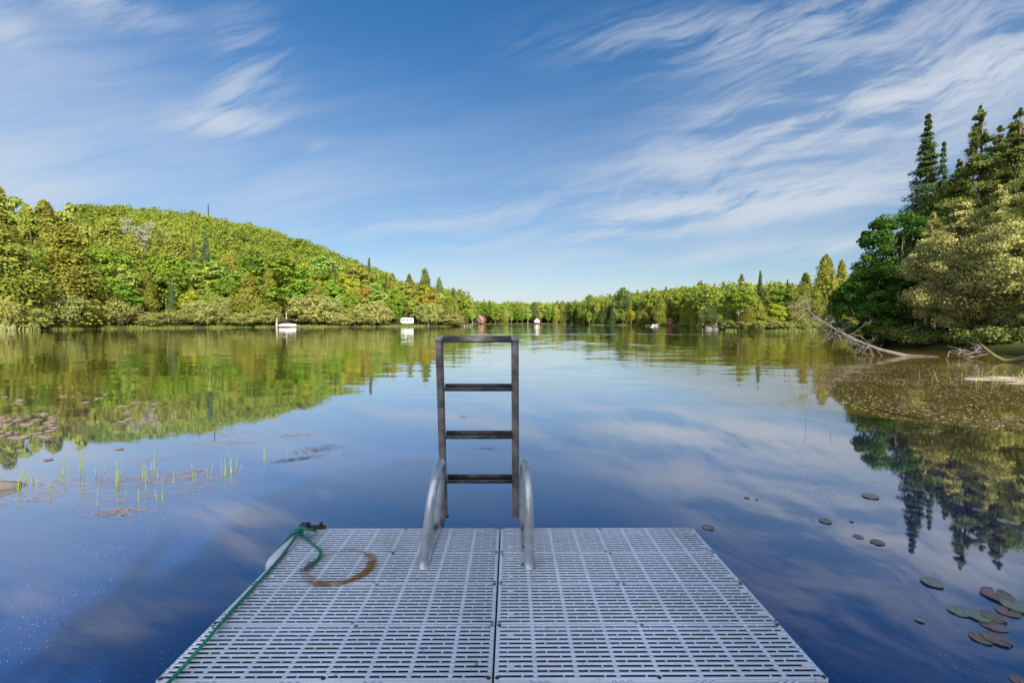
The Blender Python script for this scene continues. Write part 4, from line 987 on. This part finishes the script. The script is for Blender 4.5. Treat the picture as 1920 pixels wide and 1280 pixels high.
def rope_strands(mb, ctrl, R=0.0075, pitch=0.045):
    P = np.asarray(ctrl, float); L = np.linalg.norm(np.diff(P, axis=0), axis=1).sum(); n = int(L / 0.008) + 12
    C = spline(P, n); s = np.concatenate([[0], np.cumsum(np.linalg.norm(np.diff(C, axis=0), axis=1))])
    D = nrmz(np.gradient(C, axis=0)); u = nrmz(np.cross(D, np.array([0.13, 0.2, 1.0]))); v = np.cross(D, u)
    for k in range(3):
        a = s / pitch * 2 * math.pi + k * 2 * math.pi / 3
        mb.tube(C + R * .52 * (np.cos(a)[:, None] * u + np.sin(a)[:, None] * v), R * .56, 6)
def rp(px, py, up=0.011):
    return tuple(on_deck(px, py, up))
rope = empty('mooring_rope', on_deck(560, 1000), label='green twisted rope running along the deck edge, knotted at the corner', cat='rope')
RO = np.array(rope.location)
mb = MB()
rope_strands(mb, np.array([rp(225, 1370), rp(270, 1325), rp(316, 1279), rp(372, 1217), rp(428, 1152), rp(480, 1095), rp(515, 1057), rp(540, 1026), rp(556, 1002, .02), rp(562, 994, .04)]) - RO)
rope_strands(mb, np.array([rp(552, 1001, .02), rp(565, 1003, .018), rp(578, 1013), rp(592, 1024), rp(600, 1033), rp(599, 1042), rp(594, 1049), rp(588, 1054)]) - RO)
rope_strands(mb, np.array([tuple(Vector(rp(558, 1000, .03))), tuple(Vector(rp(563, 990, .05))), tuple(Vector(rp(568, 989, .085))), tuple(Vector(rp(576, 991, .085))), tuple(Vector(rp(584, 992, .05))), tuple(Vector(rp(590, 994, .01)))]) - RO)
e0 = np.array(rp(560, 1000, .03)); 
rope_strands(mb, np.array([e0, (XL - .02, 2.80, deckz(2.8) + .03), (XL - .06, 2.70, deckz(2.7) + .008), (XL - .082, 2.58, deckz(2.6) - .03), (XL - .085, 2.48, deckz(2.5) - .08), (XL - .075, 2.43, deckz(2.5) - .14)]) - RO)
th_ = np.linspace(0, 4.6 * math.pi, 40)
rope_strands(mb, np.stack([e0[0] + .022 * np.cos(th_), e0[1] + .02 * np.sin(th_), e0[2] - .015 + .05 * th_ / th_[-1]], 1) - RO)
mb.build('rope_line', M['rope'], rope, True)
mb = MB(); q0 = np.array(rp(589, 1053, .011)) - RO; q1 = np.array(rp(571, 1069, .006)) - RO
for k in range(36):
    e = q1 + g.normal(0, 1, 3) * np.array([.014, .014, .004]); e[2] = max(e[2], q1[2] - .003); m_ = (q0 + e) / 2 + g.normal(0, .006, 3)
    mb.tube([q0 + g.normal(0, .004, 3), m_, e], [.0022, .002, .001], 4)
mb.build('frayed_end', M['fray'], rope)

# ------------------------------------------------------------------ things along the shores
def gable_house(name, label, cx, cy, z, w, d, h, rh, wallm, roofm, rz, win, deckm=None, trim=None, cat='cottage'):
    o = empty(name, (cx, cy, z), rz, label=label, cat=cat)
    mb = MB(); mb.box(-w / 2, w / 2, -d / 2, d / 2, -0.6, h)
    mb.add([(-w / 2, -d / 2, h), (w / 2, -d / 2, h), (0, -d / 2, h + rh), (0, -d / 2, h + rh), (-w / 2, d / 2, h), (w / 2, d / 2, h), (0, d / 2, h + rh), (0, d / 2, h + rh)], [(0, 1, 2, 3), (5, 4, 6, 7)])
    mb.build('wall', wallm, o)
    for s in (-1, 1):
        mb = MB(); ov = 0.5; L = math.hypot(w / 2 + ov, rh * (1 + 2 * ov / w)); x1 = s * (w / 2 + ov); zz = h - rh * 2 * ov / w
        mb.add([(0, -d / 2 - ov, h + rh + .02), (x1, -d / 2 - ov, zz + .02), (x1, d / 2 + ov, zz + .02), (0, d / 2 + ov, h + rh + .02),
                (0, -d / 2 - ov, h + rh + .2), (x1, -d / 2 - ov, zz + .2), (x1, d / 2 + ov, zz + .2), (0, d / 2 + ov, h + rh + .2)],
               [(0, 1, 2, 3), (4, 5, 6, 7), (0, 1, 5, 4), (2, 3, 7, 6), (1, 2, 6, 5), (0, 3, 7, 4)]); mb.build('roof', roofm, o)
        if trim:
            mb = MB(); mb.tube([(0, -d / 2 - ov - .06, h + rh + .1), (x1, -d / 2 - ov - .06, zz + .1)], .17, 4); mb.build('roof_trim', trim, o)
    for (x, zz, ww, wh) in win:
        mb = MB(); mb.box(x - ww / 2 - .08, x + ww / 2 + .08, -d / 2 - .05, -d / 2 - .002, zz - .08, zz + wh + .08); f_ = mb.build('window', M['white'], o)
        mb = MB(); mb.box(x - ww / 2, x + ww / 2, -d / 2 - .07, -d / 2 - .053, zz, zz + wh); mb.build('pane', M['glassdark'], f_)
    if deckm:
        mb = MB(); mb.box(-w / 2 - .5, w / 2 + 1.5, -d / 2 - 2.6, -d / 2 - .1, -.3, 0.0); mb.build('porch', deckm, o)
    return o
x, y, z = spot(904, S_(904) + 4)
gable_house('lake_cottage', 'brown red gabled cottage with white roof trim on the far shore', x - .6, y, z + .6, 5.0, 5, 2.2, 3.1, M['brownwall'], M['brownwall'], R_(-28), [(-1.1, .6, 1, 1.1), (1.1, .6, 1, 1.1)], M['wood'], M['white'])
x, y, z = spot(1006, S_(1006) + 3)
gable_house('lake_cottage', 'small white cottage with bright red roof on the far shore', x, y, z + .7, 3.8, 4, 1.8, 1.4, M['white'], M['redroof'], R_(12), [(-1.0, .7, .8, .9), (1.0, .7, .9, .9)], M['wood'])
x, y, z = spot(1257, S_(1257) + 2.5)
gable_house('boathouse', 'narrow red hut between cedars on the middle shore', x, y, z + .2, 1.7, 1.8, 1.6, .8, M['redpaint'], M['brownwall'], 0.2, [(0, .5, .6, .7)], cat='hut')
# camper
x, y, z = spot(764, S_(764) + 4)
o = empty('camper_trailer', (x, y, z), R_(6), label='white camper trailer parked among trees on the bank below the hill', cat='camper')
mb = MB(); a = np.linspace(0, 2 * math.pi, 32, endpoint=False)
sx = np.sign(np.cos(a)) * np.abs(np.cos(a)) ** .35 * 2.2; sz = np.sign(np.sin(a)) * np.abs(np.sin(a)) ** .35 * 1.05 + 1.5
Vt = np.concatenate([np.stack([sx, np.full(32, yy_), sz], 1) for yy_ in (-1.05, 1.05)]); Vt = np.vstack([Vt, [(0, -1.05, 1.5), (0, 1.05, 1.5)]])
F_ = [(j, (j + 1) % 32, 32 + (j + 1) % 32, 32 + j) for j in range(32)] + [(64, (j + 2) % 32, (j + 1) % 32, j) for j in range(0, 32, 2)] + [(65, 32 + j, 32 + (j + 1) % 32, 32 + (j + 2) % 32) for j in range(0, 32, 2)]
mb.add(Vt, F_); mb.build('body', M['white'], o)
for wx in (-1.3, .2, 1.3):
    mb = MB(); mb.box(wx - .36, wx + .36, -1.08, -1.053, 1.55, 2.05); mb.build('window', M['glassdark'], o)
mb = MB(); mb.box(-2.0, 2.0, -1.07, -1.053, 1.12, 1.22); mb.build('stripe', M['metalmast'], o)
for s in (-1, 1):
    mb = MB(); mb.tube([(.2, s * .8, .33), (.2, s * 1.04, .33)], .33, 14); mb.build('wheel', M['black'], o)
mb = MB(); mb.tube([(2.1, 0, .55), (3.1, 0, .5)], .05, 6); mb.build('tow_bar', M['metalmast'], o)
# upturned boat on its small dock
Yb = S_(545) - 3.0; x, y = (546 - 960) / F * Yb, Yb
mb = MB(); mb.box(-4.4, 4.9, -1.1, 1.0, .22, .36)
for px_ in (-4.2, -1.5, 1.5, 4.6):
    for s in (-.95, .85): mb.tube([(px_, s, -.8), (px_, s, .45)], .09, 6)
o = tag(mb.build('wooden_dock', M['wood']), 'low brown wooden dock under the white upturned boat', 'dock'); o.location = (x, y, 0)
mb = MB(); n = 17; L = 4.9; secs = []
for i in range(n):
    t = i / (n - 1); b = .92 * (np.sin(math.pi * min(t * 1.0 + .13, 1.0)) ** .55 if t < .87 else np.sin(math.pi * .97 * min(t + .0, 1)) ** .55 + .12); b = max(b, .06)
    aa = np.linspace(0, math.pi, 11); hgt_ = .80 * (0.72 + .28 * math.sin(math.pi * t))
    secs.append(np.stack([np.full(11, -L / 2 + L * t), -b * np.cos(aa), hgt_ * np.sin(aa) ** .6], 1))
idx = np.arange(n * 11).reshape(n, 11); mb.add(np.concatenate(secs), np.stack([idx[:-1, :-1], idx[:-1, 1:], idx[1:, 1:], idx[1:, :-1]], -1).reshape(-1, 4))
bt = empty('rowing_boat', (x - .9, y - .05, .37), R_(3), label='white boat lying upturned on the low brown dock below the hill', cat='boat')
mb.build('hull', M['white'], bt, True)
mb2 = MB(); mb2.tube([(-L / 2 + .1, 0, .58), (0, 0, .83), (L / 2 - .1, 0, .58)], .035, 6); mb2.build('keel', M['metalmast'], bt)
mb2 = MB()
for s in (-1, 1): mb2.tube([(-L / 2 + .3, s * .62, .03), (-.9, s * .92, .03), (.9, s * .93, .03), (L / 2 - .3, s * .66, .03)], .045, 6)
mb2.build('gunwale', M['metalmast'], bt)
Yb = S_(519) + 0.3; mb = MB(); mb.tube([((519 - 960) / F * Yb, Yb, -.3), ((519 - 960) / F * Yb + .05, Yb, 1.6), ((519 - 960) / F * Yb + .1, Yb, 3.0)], [.36, .3, .24], 10)
tag(mb.build('tree_stump', M['palebark'], None, True), 'pale bare tree stump standing beside the upturned boat', 'stump')
# small boat and boulders on the middle shore
Yb = S_(1230) - 2.5; o = empty('rowing_boat', ((1231 - 960) / F * Yb, Yb, 0.02), R_(5), label='small white boat moored below the middle shore left of the red hut', cat='boat')
mb = MB(); secs = []
for i in range(11):
    t = i / 10; b = max(.03, .62 * math.sin(math.pi * min(t * .55 + .45, 1)) ** .6); aa = np.linspace(0, math.pi, 9)
    secs.append(np.stack([np.full(9, -1.6 + 3.2 * t), -b * np.cos(aa), .5 + .12 * t - .52 * np.sin(aa) ** .7], 1))
idx = np.arange(99).reshape(11, 9); mb.add(np.concatenate(secs), np.stack([idx[:-1, :-1], idx[:-1, 1:], idx[1:, 1:], idx[1:, :-1]], -1).reshape(-1, 4)); mb.build('hull', M['white'], o, True)
mb = MB(); mb.box(-.9, -.6, -.5, .5, .36, .40); mb.box(.3, .6, -.5, .5, .36, .40); mb.build('bench', M['wood'], o)
mb = MB(); mb.box(-2.6, 2.2, -.6, .6, .25, .35)
for a in (-2.4, 2.0): mb.tube([(a, -.5, -.6), (a, -.5, .5)], .07, 6)
o2 = tag(mb.build('wooden_dock', M['deadwood']), 'short grey dock behind the small moored white boat', 'dock'); o2.location = ((1222 - 960) / F * (Yb + 1.6), Yb + 1.6, 0)
def boulder(px, Y, rx, ry, rz, lb, seed):
    q = np.random.default_rng(seed); th_ = np.linspace(0.05, math.pi * .62, 8); mb = MB(); a = np.linspace(0, 2 * math.pi, 14, endpoint=False); rings = []
    for t in th_:
        k = 1 + q.normal(0, .06, 14) + .1 * np.sin(a * 2 + seed); rings.append(np.stack([rx * np.sin(t) * np.cos(a) * k, ry * np.sin(t) * np.sin(a) * k, rz * np.cos(t) * (1 + q.normal(0, .05, 14))], 1))
    idx = np.arange(8 * 14).reshape(8, 14); nx_ = np.roll(idx, -1, 1); mb.add(np.concatenate(rings), np.stack([idx[:-1], idx[1:], nx_[1:], nx_[:-1]], -1).reshape(-1, 4))
    o = tag(mb.build('boulder', M['rock'], None, True), lb, 'rock'); o.location = ((px - 960) / F * Y, Y, 0.1)
boulder(1329, 103, .85, .8, .45, 'larger pale boulder in the water off the wooded point', 1); boulder(1342, 101, .55, .5, .32, 'smaller pale boulder beside the larger one off the point', 2)
mb = MB(); mb.lathe([(.001, .16), (.1, .13), (.15, .03), (.14, -.08), (.02, -.15)], seg=12); o = tag(mb.build('buoy', M['white'], None, True), 'tiny white buoy floating before the small moored boat', 'buoy'); o.location = ((1221 - 960) / F * 140, 140, .02)
mb = MB(); mb.box(-2.6, 2.6, -.7, .7, .3, .42)
for a in (-2.3, 0, 2.3): mb.tube([(a, -.6, -.6), (a, -.6, .6)], .1, 6)
o = tag(mb.build('wooden_dock', M['palebark']), 'low pale dock on the shore left of the gabled cottage', 'dock'); o.location = ((871 - 960) / F * 168, 168, 0)
# mast on the hill
Ym = 318; x, y, z = spot(397, Ym); zt = at(397, 380, Ym).z
o = empty('radio_mast', (x, y, z), label='thin lattice mast standing on top of the wooded hill', cat='mast')
mb = MB(); H = zt - z
for k in range(3):
    a = k * 2.094; mb.tube([(.30 * math.cos(a), .30 * math.sin(a), 0), (.22 * math.cos(a), .22 * math.sin(a), H * .92)], .14, 5)
for k in range(24):
    zz = H * .92 * k / 24; a = k % 3 * 2.094; b = (k + 1) % 3 * 2.094
    mb.tube([(.28 * math.cos(a), .28 * math.sin(a), zz), (.28 * math.cos(b), .28 * math.sin(b), zz + H * .92 / 24)], .035, 4)
mb.build('lattice', M['blacktrim'], o); mb = MB(); mb.tube([(0, 0, H * .9), (0, 0, H)], .12, 5); mb.build('aerial', M['blacktrim'], o)

# ------------------------------------------------------------------ labels for the trees and reeds: kind, row, and count from a landmark
ORD = ['first', 'second', 'third', 'fourth', 'fifth', 'sixth', 'seventh', 'eighth', 'ninth', 'tenth', 'eleventh', 'twelfth', 'thirteenth', 'fourteenth', 'fifteenth',
       'sixteenth', 'seventeenth', 'eighteenth', 'nineteenth', 'twentieth', 'twenty-first', 'twenty-second', 'twenty-third', 'twenty-fourth', 'twenty-fifth']
LM = {'hill': [(545, 'the upturned boat'), (397, 'the hilltop mast'), (764, 'the camper'), (-120, 'the picture edge'), (270, 'the pale leafed trees')],
      'far': [(904, 'the gabled cottage'), (1006, 'the white cottage')],
      'middle': [(1257, 'the red hut'), (1168, 'the big pine'), (1336, 'the pale boulders')],
      'point': [(1520, 'the leaning dead tree')], 'grove': [(1725, 'the tall fir spire')]}
DESC = {'cedar': ('olive cedar', 'tree'), 'columncedar': ('plump column cedar', 'tree'), 'maple': ('bright green maple', 'tree'), 'paletrunk': ('pale trunked maple', 'tree'), 'aspen': ('soft green leafy tree', 'tree'), 'yellow': ('yellow-green birch', 'tree'),
        'orange': ('bronze leafed tree', 'tree'), 'grey': ('pale silvery leafed tree', 'tree'), 'spruce': ('dark pointed spruce', 'tree'), 'pine': ('ragged dark pine', 'tree'), 'willow': ('grey-green willow shrub', 'shrub'), 'redshrub': ('red leafed shrub', 'shrub')}
WHERE = {('hill', 'front'): 'low on the bank', ('hill', 'upper'): 'higher up the bank', ('hill', 'waterline'): 'at the waterline', ('far', 'front'): 'at the far shore', ('far', 'upper'): 'behind the far shore',
         ('middle', 'front'): 'on the middle shore', ('middle', 'upper'): 'behind the middle shore', ('point', 'front'): 'on the wooded point', ('point', 'upper'): 'behind the wooded point', ('point', 'waterline'): 'fringing the wooded point', ('grove', 'grove'): 'deep in the grove'}
GRP = {'hill': 'trees on the bank below the hill', 'far': 'trees on the far shore', 'middle': 'trees on the middle shore', 'point': 'trees on the wooded point', 'grove': 'trees deep in the grove'}
bins = {}
for t in TREES:
    kind, px, Y, row, o, bank, h = t
    lx, ln = min(LM[bank], key=lambda q: abs(q[0] - px)); side = 'left' if px < lx else 'right'
    bins.setdefault((bank, row, kind, lx, ln, side), []).append(t)
for (bank, row, kind, lx, ln, side), ts in bins.items():
    ts.sort(key=lambda t: abs(t[1] - lx)); d, cat = DESC[kind]
    for i, t in enumerate(ts):
        if len(ts) == 1: lab = f'only {d} {WHERE[bank, row]}, {side} of {ln}'
        else: lab = f'{ORD[i]} {d} {side} of {ln}, {WHERE[bank, row]}'
        tag(t[4], lab, cat, GRP[bank] if cat == 'tree' else 'shrubs along the shores')
ls = sorted([r for r in REEDO if r[0] < 600 and r[1] > 830], key=lambda r: r[0])
for i, r in enumerate(ls):
    w_ = 'thick' if r[2] == 3 else 'forked' if r[2] == 2 else 'single bladed'
    k = [q for q in ls if q[2] == r[2]]; j = k.index(r)
    far = len(k) - 1 - j
    lab = f'{w_} green reed shoot, {ORD[j]} such counting from the picture edge' if j <= far else f'{w_} green reed shoot, {ORD[far]} such counting back from dark weed raft'
    tag(r[3], lab, 'reed', 'reed shoots in the water')
for r in REEDO:
    if 'label' not in r[3]:
        tag(r[3], {12: 'forked reed standing among the pink lily pads', 33: 'single reed standing among the pink lily pads', 1511: 'dark thin reed standing alone before the tree reflection', 1557: 'short dark reed next to the taller lone one', 1775: 'yellow-green reed in the olive shallows below the grove'}[r[0]], 'reed', 'reed shoots in the water')
